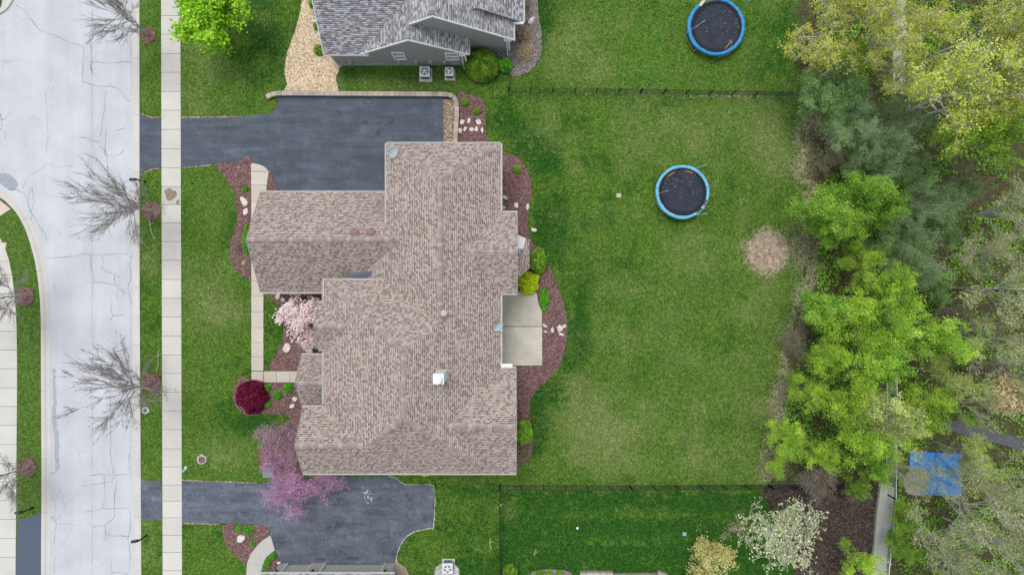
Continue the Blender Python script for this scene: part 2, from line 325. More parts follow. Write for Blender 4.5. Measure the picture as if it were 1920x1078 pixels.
def leafmat(name, stops, trans=0.25):
    n = NT(name); oi = n.n.new('ShaderNodeObjectInfo')
    f = n.math('ADD', n.math('MULTIPLY', n.attr('tint'), 0.85), n.math('MULTIPLY', oi.outputs['Random'], 0.15))
    c = n.ramp(f, stops); hv = n.n.new('ShaderNodeHueSaturation'); n.lk(c, hv.inputs['Color'])
    n.lk(n.math('MULTIPLY_ADD', oi.outputs['Random'], 0.010, 0.497), hv.inputs['Hue']); n.lk(n.math('MULTIPLY_ADD', oi.outputs['Random'], 0.20, 0.92), hv.inputs['Value'])
    n.done(hv.outputs[0], 0.7, 0.2)
    tr = n.n.new('ShaderNodeBsdfTranslucent'); n.lk(hv.outputs[0], tr.inputs[0]); ms = n.n.new('ShaderNodeMixShader'); ms.inputs[0].default_value = trans
    n.lk(n.b.outputs[0], ms.inputs[1]); n.lk(tr.outputs[0], ms.inputs[2]); n.lk(ms.outputs[0], n.n['Material Output'].inputs[0]); return n.m
L_lime = leafmat('lime_leaves', [(0, (0.12, 0.26, 0.010)), (0.5, (0.32, 0.66, 0.022)), (1, (0.56, 0.86, 0.08))])
L_yg = leafmat('yellow_green_leaves', [(0, (0.22, 0.24, 0.02)), (0.5, (0.52, 0.58, 0.06)), (1, (0.80, 0.82, 0.20))])
L_yd = leafmat('spring_green_leaves', [(0, (0.09, 0.18, 0.018)), (0.45, (0.28, 0.49, 0.030)), (0.75, (0.50, 0.73, 0.06)), (1, (0.72, 0.86, 0.13))])
L_mid = leafmat('mid_green_leaves', [(0, (0.08, 0.18, 0.02)), (0.5, (0.23, 0.45, 0.04)), (1, (0.48, 0.70, 0.10))])
L_soft = leafmat('soft_green_leaves', [(0, (0.08, 0.16, 0.05)), (0.5, (0.20, 0.34, 0.11)), (1, (0.38, 0.54, 0.20))])
L_cedar = leafmat('blue_green_needles', [(0, (0.065, 0.12, 0.035)), (0.5, (0.165, 0.275, 0.095)), (1, (0.38, 0.52, 0.21))])
L_bud = leafmat('cream_buds', [(0, (0.13, 0.19, 0.04)), (0.5, (0.33, 0.38, 0.12)), (1, (0.72, 0.68, 0.36))])
L_pale = leafmat('pale_green_leaves', [(0, (0.20, 0.27, 0.05)), (0.5, (0.46, 0.58, 0.11)), (1, (0.72, 0.80, 0.26))])
L_tan = leafmat('tan_leaves', [(0, (0.36, 0.27, 0.12)), (0.5, (0.66, 0.53, 0.29)), (1, (0.86, 0.74, 0.47))])
L_white = leafmat('pale_cream_leaves', [(0, (0.30, 0.36, 0.13)), (0.5, (0.52, 0.58, 0.28)), (1, (0.80, 0.82, 0.54))])
L_brown = leafmat('brown_twiggy_leaves', [(0, (0.16, 0.13, 0.09)), (0.6, (0.31, 0.26, 0.19)), (1, (0.33, 0.40, 0.14))])
L_red = leafmat('dark_red_leaves', [(0, (0.085, 0.005, 0.02)), (0.6, (0.23, 0.012, 0.055)), (1, (0.42, 0.06, 0.13))], 0.15)
L_pinkw = leafmat('pink_white_petals', [(0, (0.60, 0.38, 0.37)), (0.5, (0.85, 0.70, 0.69)), (1, (0.90, 0.84, 0.82))])
L_purple = leafmat('purple_blossom', [(0, (0.33, 0.09, 0.25)), (0.5, (0.60, 0.22, 0.50)), (1, (0.84, 0.48, 0.74))])
L_mauve = leafmat('dusty_pink_blossom', [(0, (0.26, 0.15, 0.17)), (0.5, (0.46, 0.29, 0.33)), (1, (0.66, 0.48, 0.53))])
L_box = leafmat('boxwood_leaves', [(0, (0.07, 0.15, 0.012)), (0.5, (0.17, 0.32, 0.03)), (1, (0.36, 0.54, 0.06))], 0.12)
L_yel = leafmat('yellow_leaves', [(0, (0.28, 0.36, 0.010)), (0.5, (0.62, 0.76, 0.02)), (1, (0.84, 0.90, 0.08))])
L_straw = leafmat('straw_stems', [(0, (0.24, 0.16, 0.10)), (0.5, (0.46, 0.34, 0.22)), (1, (0.66, 0.55, 0.40))], 0.1)
L_herb = leafmat('bright_herb_leaves', [(0, (0.05, 0.20, 0.015)), (0.5, (0.12, 0.42, 0.03)), (1, (0.28, 0.62, 0.07))])
L_dead = leafmat('dead_bud_leaves', [(0, (0.05, 0.04, 0.035)), (1, (0.15, 0.12, 0.10))], 0.05)
L_gold = leafmat('golden_willow_leaves', [(0, (0.28, 0.24, 0.09)), (0.5, (0.54, 0.50, 0.17)), (1, (0.78, 0.74, 0.34))])

# ------------------------------------------------------------------ numpy meshes: leaves and branches
def npmesh(name, V, F, mat, tint=None, smooth=False):
    me = bpy.data.meshes.new(name); F = np.asarray(F, dtype=np.int32); k = F.shape[1]
    me.vertices.add(len(V)); me.vertices.foreach_set('co', np.asarray(V, dtype=np.float32).ravel())
    me.loops.add(F.size); me.loops.foreach_set('vertex_index', F.ravel())
    me.polygons.add(len(F)); me.polygons.foreach_set('loop_start', np.arange(0, F.size, k, dtype=np.int32))
    if smooth: me.polygons.foreach_set('use_smooth', np.ones(len(F), dtype=bool))
    me.update(calc_edges=True); me.materials.append(mat)
    if tint is not None:
        a = me.attributes.new('tint', 'FLOAT', 'FACE'); a.data.foreach_set('value', np.asarray(tint, dtype=np.float32))
    return me
def leaf_arrays(rs, C, size, flat=0.5, tint=None, asp=0.65):
    N = len(C); nrm = rs.normal(size=(N, 3)); nrm[:, 2] = np.abs(nrm[:, 2]) + flat; nrm /= np.linalg.norm(nrm, axis=1)[:, None]
    a = rs.normal(size=(N, 3)); u = np.cross(nrm, a); u /= np.linalg.norm(u, axis=1)[:, None]; v = np.cross(nrm, u)
    s = (size * rs.uniform(0.6, 1.35, N))[:, None]
    V = np.stack([C + u*s, C + v*s*asp + u*s*0.1, C - u*s, C - v*s*asp + u*s*0.1], 1).reshape(-1, 3)
    F = np.arange(4*N).reshape(-1, 4); t = rs.uniform(0, 1, N) if tint is None else np.clip(tint + rs.normal(0, 0.16, N), 0, 1)
    return V, F, t
def tubes(segs, n=5):
    A = np.array([s[0] for s in segs]); B = np.array([s[1] for s in segs]); r0 = np.array([s[2] for s in segs]); r1 = np.array([s[3] for s in segs])
    d = B - A; d /= (np.linalg.norm(d, axis=1)[:, None] + 1e-9); ref = np.where(np.abs(d[:, 2:3]) < 0.9, np.array([[0, 0, 1.0]]), np.array([[1.0, 0, 0]]))
    u = np.cross(d, ref); u /= np.linalg.norm(u, axis=1)[:, None]; w = np.cross(d, u); th = np.arange(n) * 2*np.pi/n
    ring = u[:, None, :]*np.cos(th)[None, :, None] + w[:, None, :]*np.sin(th)[None, :, None]
    V = np.concatenate([A[:, None, :] + ring*r0[:, None, None], B[:, None, :] + ring*r1[:, None, None]], 1)
    N = len(segs); i = np.arange(n); f = np.stack([i, (i+1) % n, n+(i+1) % n, n+i], 1)
    F = (f[None] + (np.arange(N)*2*n)[:, None, None]).reshape(-1, 4); return V.reshape(-1, 3), F
def limb(rs, a, b, r0, r1, k, wig, lift, segs):
    wig = wig*WIG[0]
    a = np.array(a, float); b = np.array(b, float); L = np.linalg.norm(b-a); pts = [a]
    for i in range(1, k+1):
        t = i/k; p = a + (b-a)*t; p = p + rs.normal(size=3)*wig*L*(1 if i < k else 0.3); p[2] += lift*L*math.sin(math.pi*t); pts.append(p)
    for i in range(k): segs.append((pts[i], pts[i+1], r0+(r1-r0)*i/k, r0+(r1-r0)*(i+1)/k))
    return pts
WIG = [1.0]
def gen_tree(seed, h, rad, trunk_h, n1=9, n2=7, n3=5, rt=0.16, leaves=6000, lsize=0.11, clump=0.35, low=0.35, twig=0.012, hollow=0.3, lift=0.06, fork=0.6, flat=1.1, asp=0.65, follow=0.25, wig=1.0, regional=0.65):
    WIG[0] = wig
    rs = np.random.RandomState(seed); segs = []; tips = []; tt = []
    cz = (h + h*low) / 2; hz = (h - h*low) / 2
    top = np.array([rs.normal()*0.15*rad*0.3, rs.normal()*0.05*rad, trunk_h + (h-trunk_h)*0.45])
    tp = limb(rs, (0, 0, 0), top, rt, rt*0.45, 6, 0.012, 0, segs)
    for i in range(n1):
        th = 2*math.pi*(i + rs.uniform(-0.3, 0.3))*0.618*1.0; e = rs.uniform(-0.5, 1.0); rr = math.sqrt(max(0.05, 1-e*e*0.85)) * rs.uniform(0.55, 0.95)
        end = np.array([math.cos(th)*rr*rad, math.sin(th)*rr*rad, cz + e*hz*0.85])
        t0 = rs.uniform(fork, 1.0); q = min(len(tp)-1, int(t0*(len(tp)-1))); st = tp[q] if i % 2 else tp[-1]*0.4 + tp[q]*0.6
        if st[2] > end[2]: st = tp[max(1, q-2)]
        p1 = limb(rs, st, end, rt*0.42, rt*0.12, 5, 0.045, lift, segs)
        t1_ = rs.uniform(0, 1); d1 = end - np.array(st); d1 = d1/(np.linalg.norm(d1)+1e-6)
        for j in range(n2):
            o = p1[rs.randint(2, len(p1))]; v = rs.normal(size=3); v[2] = abs(v[2])*0.6 + 0.1; v = v/np.linalg.norm(v)*(1-follow) + d1*follow; v = v/np.linalg.norm(v); t2_ = rs.uniform(0, 1); d2 = v; e2 = o + v*rad*rs.uniform(0.22, 0.48)
            p2 = limb(rs, o, e2, rt*0.12+twig*0.4, twig*1.2, 4, 0.06, lift, segs)
            for k in range(n3):
                o3 = p2[rs.randint(1, len(p2))]; v = rs.normal(size=3); v[2] = v[2]*0.6+0.25; v /= np.linalg.norm(v); v = v*(1-follow) + d2*follow; v /= np.linalg.norm(v); e3 = o3 + v*rad*rs.uniform(0.10, 0.24)
                p3 = limb(rs, o3, e3, twig*1.1, twig*0.7, 2, 0.08, lift, segs); tips.append(e3); tips.append(p3[1]); tt += [regional*(0.65*t1_+0.35*t2_) + (1-regional)*rs.uniform(0.0, 1.0)]*2
    tips = np.array(tips); tt = np.array(tt); WIG[0] = 1.0
    Vw, Fw = tubes(segs)
    if leaves:
        idx = rs.randint(0, len(tips), leaves); C = tips[idx] + rs.normal(size=(leaves, 3))*clump*np.array([1, 1, 0.7]); C[:, 2] = np.maximum(C[:, 2], 0.15)
        Vl, Fl, tl = leaf_arrays(rs, C, lsize, flat, tt[idx], asp)
        return (Vw, Fw), (Vl, Fl, tl)
    return (Vw, Fw), None
TREEDB = {}
def species(key, variants, bark, leafm, **kw):
    out = []
    for s in range(variants):
        w, l = gen_tree(hash_(key)+s*17, **kw)
        mw = npmesh('trunk', w[0], w[1], bark, smooth=True); ml = npmesh('crown', l[0], l[1], leafm, l[2]) if l else None
        out.append((mw, ml))
    TREEDB[key] = (out, kw)
def hash_(s): return sum(ord(c)*(i+3) for i, c in enumerate(s)) % 9999
cnt = {}
def plant_tree(name, key, cpx, cpy, rpx, h, label, group=None, base=None, cat='tree', zc=0.7, rot=None, ry=None):
    """crown seen at (cpx, cpy) with apparent radius rpx, total height h; or base given as photo position on the ground"""
    var, kw = TREEDB[key]; k = cnt.get(key, 0); cnt[key] = k+1; mw, ml = var[k % len(var)]
    if base: loc = W(base[0], base[1], 0)
    else: loc = W(cpx, cpy, h*zc); loc.z = 0
    f = H/(H-h*zc); r = rpx*S/f; sx = r/kw['rad']/1.12; sz = h/kw['h']
    o = thing(name, label, cat, loc, group); o.rotation_euler = (0, 0, rot if rot is not None else (k*2.399 + cpx*0.1) % 6.28); o.scale = (sx, sx*(ry/rpx if ry else 1), sz)
    for nm, me in (('trunk', mw), ('crown', ml)):
        if me: c = bpy.data.objects.new(nm, me); COL.objects.link(c); c.parent = o
    return o
def leafcloud(name, C, size, mat, seed, parent=None, flat=0.3, asp=0.65, tint=None):
    rs = np.random.RandomState(seed); V, F, t = leaf_arrays(rs, C, size, flat, tint, asp); me = npmesh(name, V, F, mat, t)
    o = bpy.data.objects.new(name, me); COL.objects.link(o)
    if parent: o.parent = parent
    return o
def shrub(name, px, py, rpx, h, mat, label, group=None, n=1500, ls=0.05, seed=0, ry=None, cat='shrub', core=True, rough=0.12, power=2.0, lump=0.0):
    """leafy shrub: crown middle seen at (px, py); leaves over a domed volume round woody stems"""
    zc = h*0.55; loc = W(px, py, zc); loc.z = 0; f = H/(H-zc); rx = rpx*S/f; ry_ = (ry or rpx)*S/f
    o = thing(name, label, cat, loc, group); rs = np.random.RandomState(seed+int(px*7+py))
    d = rs.normal(size=(n, 3)); d[:, 2] = np.abs(d[:, 2])*0.9; d /= np.linalg.norm(d, axis=1)[:, None]
    ph = rs.uniform(0, 6.28, 6); th = np.arctan2(d[:, 1], d[:, 0])
    lm = 1 + lump*(np.sin(3*th+ph[0]) + np.sin(5*th+ph[1]+3*d[:, 2]) + np.sin(7*th+ph[2]-5*d[:, 2]))/3
    rr = (1 - np.abs(rs.normal(0, rough, n)))*lm
    C = d*rr[:, None]*np.array([rx, ry_, h*0.85]) + np.array([0, 0, h*0.12])
    tn = np.clip(0.5 + 0.3*np.sin(th*4+ph[3])*np.sin(d[:, 2]*6+ph[4]), 0, 1)
    leafcloud('foliage', C, ls, mat, seed+3, o, 0.25, tint=tn)
    segs = []
    for i in range(9):
        a = i*0.698; limb(rs, (0, 0, 0), (math.cos(a)*rx*0.7, math.sin(a)*ry_*0.7, h*0.7), 0.02, 0.008, 3, 0.05, 0.1, segs)
    limb(rs, (0, 0, 0), (0, 0, h*0.8), 0.03, 0.01, 3, 0.03, 0, segs)
    V, F = tubes(segs); me = npmesh('stem', V, F, M_bark); c = bpy.data.objects.new('stem', me); COL.objects.link(c); c.parent = o
    if core:
        nn = int(n*0.6); d2 = rs.normal(size=(nn, 3)); d2[:, 2] = np.abs(d2[:, 2]); d2 /= np.linalg.norm(d2, axis=1)[:, None]
        C2 = d2*(0.80*rs.uniform(0.6, 1, nn) ** 0.5)[:, None]*np.array([rx, ry_, h*0.82]) + np.array([0, 0, h*0.08])
        leafcloud('foliage', C2, ls*1.8, mat, seed+9, o, 0.6, tint=np.full(nn, 0.42))
    return o

# ------------------------------------------------------------------ ground sheet
def vnoise(x, y, seed):
    rs = np.random.RandomState(seed); G = rs.uniform(0, 1, (64, 64)); xi = np.floor(x).astype(int); yi = np.floor(y).astype(int); fx = x-xi; fy = y-yi
    fx = fx*fx*(3-2*fx); fy = fy*fy*(3-2*fy); g = lambda i, j: G[i % 64, j % 64]
    return (g(xi, yi)*(1-fx)+g(xi+1, yi)*fx)*(1-fy)+(g(xi, yi+1)*(1-fx)+g(xi+1, yi+1)*fx)*fy
XK = (260-960)*S
xs = np.concatenate([[-420, -200, -100, -60], np.arange(-46, XK, 2.0), [XK, XK+0.01], np.arange(math.ceil(XK), 44, 0.28), [50, 60, 80, 120, 200, 420]])
ys = np.concatenate([[-420, -200, -100, -60, -40], np.arange(-25, 25.01, 0.28), [40, 60, 100, 200, 420]])
X, Y = np.meshgrid(xs, ys, indexing='ij'); Z = np.where(X <= XK+0.001, -0.14, 0.0)
nx, ny = X.shape; idx = np.arange(nx*ny).reshape(nx, ny)
F = np.stack([idx[:-1, :-1], idx[1:, :-1], idx[1:, 1:], idx[:-1, 1:]], -1).reshape(-1, 4)
me = npmesh('ground', np.stack([X, Y, Z], -1).reshape(-1, 3), F, M_ground)
PX = X/S+960; PY = 539-Y/S
def blob(cx, cy, rx, ry, p=1.0): return np.exp(-(((PX-cx)/rx)**2+((PY-cy)/ry)**2)**p)
wbx = np.interp(PY, [-60, 0, 60, 130, 180, 230, 300, 380, 450, 500, 540, 600, 680, 760, 800, 860, 905, 925, 1000, 1080, 1200], [1515, 1500, 1490, 1500, 1505, 1520, 1500, 1505, 1500, 1515, 1515, 1490, 1475, 1440, 1440, 1440, 1450, 1440, 1480, 1500, 1500])
jit = (vnoise(PX/22, PY/22, 3)-0.5)*30 + (vnoise(PX/60, PY/60, 4)-0.5)*40
wood = np.clip((PX+jit-wbx)/26, 0, 1)
bare = 0.62*np.clip(1-np.abs(PX+jit-wbx-4)/38, 0, 1)*(PY < 905)*np.clip((PY-120)/60, 0, 1)
bare = np.maximum(bare, 1.0*np.clip((60-np.hypot(PX-1440, (PY-474)*1.02)+jit*.22)/34, 0, 1))
bare = np.maximum(bare, 0.6*blob(1505, 470, 42, 70)); bare = np.maximum(bare, 0.55*blob(1515, 300, 30, 60)); bare = np.maximum(bare, 0.62*blob(1499, 630, 18, 70))
bare = np.maximum(bare, 0.5*blob(1392, 376, 9, 9)); bare = np.maximum(bare, 0.6*blob(1380, 990, 22, 16)); bare = np.maximum(bare, 0.5*blob(1360, 1005, 20, 10))
bare = np.maximum(bare, 0.5*blob(510, 840, 24, 45)); bare = np.maximum(bare, 0.55*np.clip(1-np.abs(PY-176-(PX-953)*0.012)/4, 0, 1)*(PX > 1000)*(PX < 1500))
dry = 0.13*np.ones_like(X)
for b in [(1130, 830, 90, 80, .5), (1080, 760, 70, 70, .3), (1250, 260, 180, 90, .28), (1330, 500, 100, 120, .25), (1180, 600, 120, 120, .12), (1100, 130, 80, 60, .2), (1070, 60, 60, 70, .25), (400, 420, 50, 70, .2), (390, 200, 60, 40, .25), (400, 130, 60, 60, .15), (400, 580, 60, 60, .35), (430, 860, 40, 40, .35), (360, 840, 30, 40, .2), (380, 720, 50, 50, .1), (700, 150, 120, 30, .3), (1230, 870, 100, 30, .15), (960, 960, 30, 50, .25), (1390, 980, 60, 40, .35), (1440, 250, 60, 80, .3), (1440, 650, 40, 150, .25), (900, 905, 60, 14, .25), (282, 480, 30, 60, .25), (282, 1020, 20, 60, .2), (1400, 780, 60, 90, .15), (1330, 830, 60, 60, .15)]:
    dry = dry + 1.35*b[4]*blob(*b[:4])
dry += 0.48*(vnoise(PX/45, PY/45, 7)-0.5)+0.22*(vnoise(PX/16, PY/16, 17)-0.5) + 0.22*(vnoise(PX/110, PY/110, 8)-0.5)
lush = 0.14+0.55*(vnoise(PX/38, PY/38, 11)-0.5)+0.3*(vnoise(PX/14, PY/14, 18)-0.5) + 0.3*(vnoise(PX/90, PY/90, 12)-0.5)
for b in [(1030, 420, 34, 90, .75), (1000, 300, 40, 40, .5), (960, 235, 40, 40, .4), (1085, 640, 24, 110, .7), (1040, 740, 40, 26, .7), (1010, 800, 24, 70, .7), (1000, 270, 30, 30, .4), (500, 40, 60, 120, .45), (460, 300, 20, 60, .15), (455, 480, 40, 60, .35), (480, 790, 40, 30, .5), (430, 780, 50, 60, .3), (660, 140, 60, 10, .3), (1010, 60, 24, 60, .7), (1470, 40, 50, 100, .35), (520, 620, 30, 80, .4), (1400, 60, 30, 90, .2), (1010, 20, 20, 60, .3)]:
    lush = lush + b[4]*blob(*b[:4])
sy = np.clip((PY-917)/6, 0, 1)*(PX > 938); sy2 = np.clip((PY-900)/10, 0, 1)*(PX > 740)*(PX <= 938)
lush = lush + 0.07*np.sin(PX/7.2)*(PX > 1000)*(PY > 185)*(PY < 905) + 0.05*np.sin(PY/7.0)*(PY < 175) + sy*(0.66 + 0.22*np.sin((PY-930)/7.5)*np.clip((PX-1040)/80, 0, 1)*np.clip((1120-PY)/80, 0, 1)) + 0.30*sy2; dry = dry - 0.22*sy - 0.10*sy2
vivid = 0.5*blob(1210, 135, 26, 14)+0.5*blob(1235, 60, 18, 20)+0.35*blob(1190, 35, 16, 14)+0.4*blob(1340, 140, 50, 20)+0.35*blob(1450, 90, 30, 30)+0.35*blob(1060, 105, 10, 10)+0.3*blob(1200, 90, 60, 60)+0.25*blob(690, 160, 80, 12)+0.3*blob(900, 158, 40, 10)+0.25*blob(1480, 930, 30, 20)
vivid = vivid*(PY < 175) + 0.25*sy*blob(1390, 950, 40, 12)
for nm, a in (('dry', dry), ('lush', lush), ('bare', bare), ('wood', wood), ('vivid', vivid)):
    at = me.attributes.new(nm, 'FLOAT', 'POINT'); at.data.foreach_set('value', np.clip(a, 0, 1.4).astype(np.float32).ravel())
g_o = bpy.data.objects.new('ground', me); COL.objects.link(g_o); g_o['kind'] = 'structure'

KEEP_OUT = []
def sheet(name, pts, z, mat, thick=0.0, label=None, kind='structure', edge=0, seed=1, smooth=0, dens=0):
    if name in ('driveway', 'path', 'mulch_bed', 'patio'): KEEP_OUT.append(list(pts))
    p = catmull(pts, True, smooth) if smooth else list(pts)
    if dens: p = densify(p, dens)
    if edge: p = wob(p, edge, seed)
    b = MB(); b.prism(pxp(p, z), z-thick if thick else z, z, side=thick > 0, tone=0.5)
    o = b.build(name, mat); o['kind'] = kind
    if label: o['label'] = label
    return o
# west lawns stand level with the kerb top, above the road bed
WK_IN = [(-60, 345), (0, 372), (22, 391), (40, 413), (52, 441), (62, 478), (70, 512), (75, 560), (77, 640), (77, 700), (78, 820), (78, 900), (77, 962), (76, 1078), (75, 1300)]
WK_OUT = [(-60, 326), (0, 352), (20, 366), (40, 388), (58, 418), (71, 450), (80, 482), (87, 525), (91, 580), (92, 640), (92, 700), (93, 900), (92, 1078), (91, 1300)]
def grassmesh(o):
    for nm, v in (('dry', .35), ('lush', .35), ('bare', 0), ('wood', 0), ('vivid', 0)):
        a = o.data.attributes.new(nm, 'FLOAT', 'POINT'); a.data.foreach_set('value', [v]*len(o.data.vertices))
kin = catmull(WK_IN, False, 4)
grassmesh(sheet('lawn', kin + [(-3000, 1300), (-3000, 345)], 0.0, M_ground, 0.14))
grassmesh(sheet('lawn', [(-3000, -1500), (2, -60), (4, -20), (0, 12), (-8, 20), (-3000, 24)], 0.0, M_ground, 0.14))
sheet('road', [(-3000, -1500), (257, -1500), (251, 539), (256, 2600), (-3000, 2600)], -0.10, M_road)

def sweep(name, pts, prof, mat, seg=3.0, gap=0.02, kind='structure'):
    """sweep a cross-section (offset across, height) along photo points lying on the ground; cut by joints"""
    P = [W(p[0], p[1], 0) for p in pts]; b = MB(); acc = 0; n = len(prof); tone = random.random()
    ds = [(P[min(i+1, len(P)-1)]-P[max(i-1, 0)]).normalized() for i in range(len(P))]
    def ring(p, d): nrm = Vector((-d.y, d.x, 0)); return [p + nrm*o + Vector((0, 0, z)) for o, z in prof]
    for i in range(len(P)-1):
        a, c = P[i], P[i+1]; L = (c-a).length
        if L < 1e-4: continue
        k = max(1, round(L/seg)) if L > seg*1.3 else 1
        for j in range(k):
            t0, t1 = j/k, (j+1)/k; acc += L/k; cut = acc >= seg; q0 = a.lerp(c, t0); q1 = a.lerp(c, t1)
            d0 = ds[i].lerp(ds[i+1], t0); d1 = ds[i].lerp(ds[i+1], t1)
            if cut: q1 = q1 - (c-a).normalized()*gap
            r0 = ring(q0, d0.normalized()); r1 = ring(q1, d1.normalized())
            b.add(r0+r1, [(m, m+1, n+m+1, n+m) for m in range(n-1)] + [tuple(range(n-1, -1, -1)), tuple(range(n, 2*n))], 0, tone)
            if cut: acc = 0; tone = random.random()
    o = b.build(name, mat); o['kind'] = kind; return o
random.seed(5)
# offsets: + is left of the direction of travel. East kerb drawn northwards (travel +y), left = west
KP = [(0.30, -0.14), (0.30, -0.092), (0.10, -0.085), (0.0, -0.06), (-0.12, 0.012), (-0.20, 0.03), (-0.32, 0.032), (-0.32, -0.14)]
sweep('kerb', [(258, 2600), (257.6, 1078), (254.5, 539), (254, 0), (254, -1400)], KP, M_kerb, 4.2, 0.02)
mid = catmull([((a[0]+c[0])/2, (a[1]+c[1])/2) for a, c in zip(catmull(WK_IN, False, 1), catmull(WK_OUT[:13]+[WK_OUT[13]]*2, False, 1))][:14], False, 4)
wk_mid = catmull([(-400, 150), (-60, 336), (0, 362), (21, 378), (40, 400), (55, 429), (66.5, 464), (75, 500), (81, 545), (84, 600), (84.5, 700), (85.5, 900), (84.5, 1078), (83.5, 1500)], False, 5)
KPW = [(-0.30, -0.14), (-0.30, 0.032), (-0.18, 0.03), (-0.08, 0.012), (0.04, -0.06), (0.14, -0.085), (0.34, -0.092), (0.34, -0.14)]
sweep('kerb', wk_mid, [(o, z) for o, z in KPW], M_kerb, 4.0, 0.02)
sweep('kerb', catmull([(-400, 190), (-60, 44), (-8, 22), (12, 6), (20, -20), (22, -80), (22, -600)], False, 5), [(o, z) for o, z in KPW[::1]], M_kerb, 4.0, 0.02)
# sidewalks: separate slabs with open joints, one colour tone each
def slabs(name, edges, mat, z=0.02, gap=0.03, th=0.1, tones=None):
    b = MB()
    for i, (l0, r0, l1, r1) in enumerate(edges):
        P = [W(*p, z) for p in (l0, r0, r1, l1)]; c = sum(P, Vector())/4
        Q_ = [p + Vector((0, (c.y-p.y)/abs(c.y-p.y)*gap/2 if abs(c.y-p.y) > 1e-6 else 0, 0)) for p in P]
        b.prism([q.xy[:] for q in Q_], z-th, z, tone=tones.get(i) if tones and i in tones else random.random())
    o = b.build(name, mat); o['kind'] = 'structure'; return o
def sx(y): return 302 + 3.0*y/1078, 338 + 3.2*y/1078
jy = [-1200 + 35.3*i for i in range(33)]; jy = [y for y in jy if y < -10] + [-5, 30, 65, 101, 136, 172, 207, 243, 279, 315, 350, 384, 418, 453, 488, 524, 559, 594, 630, 665, 700, 735, 770, 805, 841, 875, 909, 939, 970, 1003, 1035, 1069] + [1104+35.3*i for i in range(30)]
ed = [((sx(a)[0], a), (sx(a)[1], a), (sx(c)[0], c), (sx(c)[1], c)) for a, c in zip(jy[:-1], jy[1:])]
tn = {i: (-0.9 if abs(jy[i]-350) < 2 else None) for i in range(len(ed))}; tn = {k: v for k, v in tn.items() if v is not None}
slabs('sidewalk', ed, M_conc, tones=tn)
wy = [455, 490, 515, 550, 586, 621, 656, 691, 727, 762, 797, 833, 868, 903, 938, 973, 1009, 1044, 1080] + [1115+35*i for i in range(20)]
rx_ = lambda y: float(np.interp(y, [440, 470, 500, 540, 600, 700, 1078, 1800], [0, 12, 20, 26, 31, 32, 29, 25]))
slabs('sidewalk', [((-48, a), (rx_(a), a), (-48, c), (rx_(c), c)) for a, c in zip(wy[:-1], wy[1:])], M_conc)
sheet('ramp', [(-60, 350), (0, 376), (20, 392), (0, 405), (-60, 440)], 0.012, plain('ramp_concrete', (0.60, 0.47, 0.40), 0.9, 0.06, 2), 0.1)
sheet('sidewalk', [(-60, 350), (-3, 440), (10, 468), (12, 455), (-60, 455)], 0.008, M_conc, 0.1)
# apron and driveway of the brown house
sheet('driveway', [(261, 210), (264, 214), (272, 219), (285, 221.5), (302, 222), (302, 315), (290, 316), (278, 318), (268, 322), (261, 328)], 0.012, M_drive)
sheet('driveway', [(338.6, 222)] + wob(densify([(345, 221.5), (440, 220.5), (494, 218)], 9)[:-6], 0.5) + [(505, 214), (514, 206), (519, 198), (521, 188), (521, 176), (838, 177), (835, 300), (835, 420), (560, 420), (560, 365), (519, 362), (516, 346), (509, 330), (503, 320), (494, 311), (482, 307), (470, 306), (440, 306), (401, 308), (370, 311), (339, 314.5)], 0.016, M_drive)
sheet('driveway', [(263, 893), (269, 899), (283, 901), (303, 901), (304, 974), (285, 974), (264, 976)], 0.012, M_drive2)
sheet('driveway', [(340, 901), (400, 903), (485, 906), (560, 897), (635, 894), (690, 893), (728, 893.5), (740, 897), (750, 905), (762, 909.5), (800, 910), (808, 911), (813, 917), (814.5, 935), (811.5, 986), (800, 990), (782, 993), (768, 999), (757, 1009), (748, 1025), (743, 1042), (741, 1062), (741, 1100), (520, 1100), (524, 1057), (519, 1040), (513, 1020), (508, 1003), (502, 991), (490, 984), (470, 981), (400, 980), (340.6, 979)], 0.016, M_drive2)
sheet('driveway', [(33, 972), (45, 971), (62, 967), (77.5, 961), (76.5, 1078), (74, 1500), (26, 1500), (29, 1078)], 0.012, plain('west_drive_asphalt', (0.078, 0.098, 0.135), 0.8, 0.12, 12))
# worn pale rim of soil along drive edges
for pts in ([(339, 222), (494, 219)], [(341, 901), (485, 906)], [(339, 313.5), (400, 309)], [(341, 980), (415, 982)], [(264, 215), (285, 221), (302, 222)], [(264, 327), (285, 316), (302, 315)]):
    q = catmull(densify(pts, 4)[:-max(1, int(math.hypot(pts[0][0]-pts[-1][0], pts[0][1]-pts[-1][1])/4))], False, 1)
    up = -1 if pts[0][1] in (222, 901, 215) else 1; rr = random.Random(3)
    sheet('soil_edge', [(p[0], p[1]-up*0.8) for p in q] + [(p[0], p[1]+up*rr.uniform(1.0, 3.0)) for p in q[::-1]], 0.010, M_gravelb)
for (pts, w) in (([(812, 912), (815, 935), (812, 986), (806, 989), (782, 994), (768, 1000), (757, 1010), (748, 1026), (743, 1043), (741.5, 1062)], 3.0), ([(728, 893), (741, 896), (751, 904), (763, 908.5), (806, 909), (813, 913)], 2.0)):
    q = catmull(pts, False, 5); rr = random.Random(8)
    sheet('gravel_edge', [(p[0], p[1]) for p in q] + [(p[0]+w*0.5*rr.uniform(0.5, 1.4), p[1]+(w*0.6 if pts[0][0] == 812 else -w*0.6)*rr.uniform(0.4, 1.2)) for p in q[::-1]], 0.013, M_gravelw)
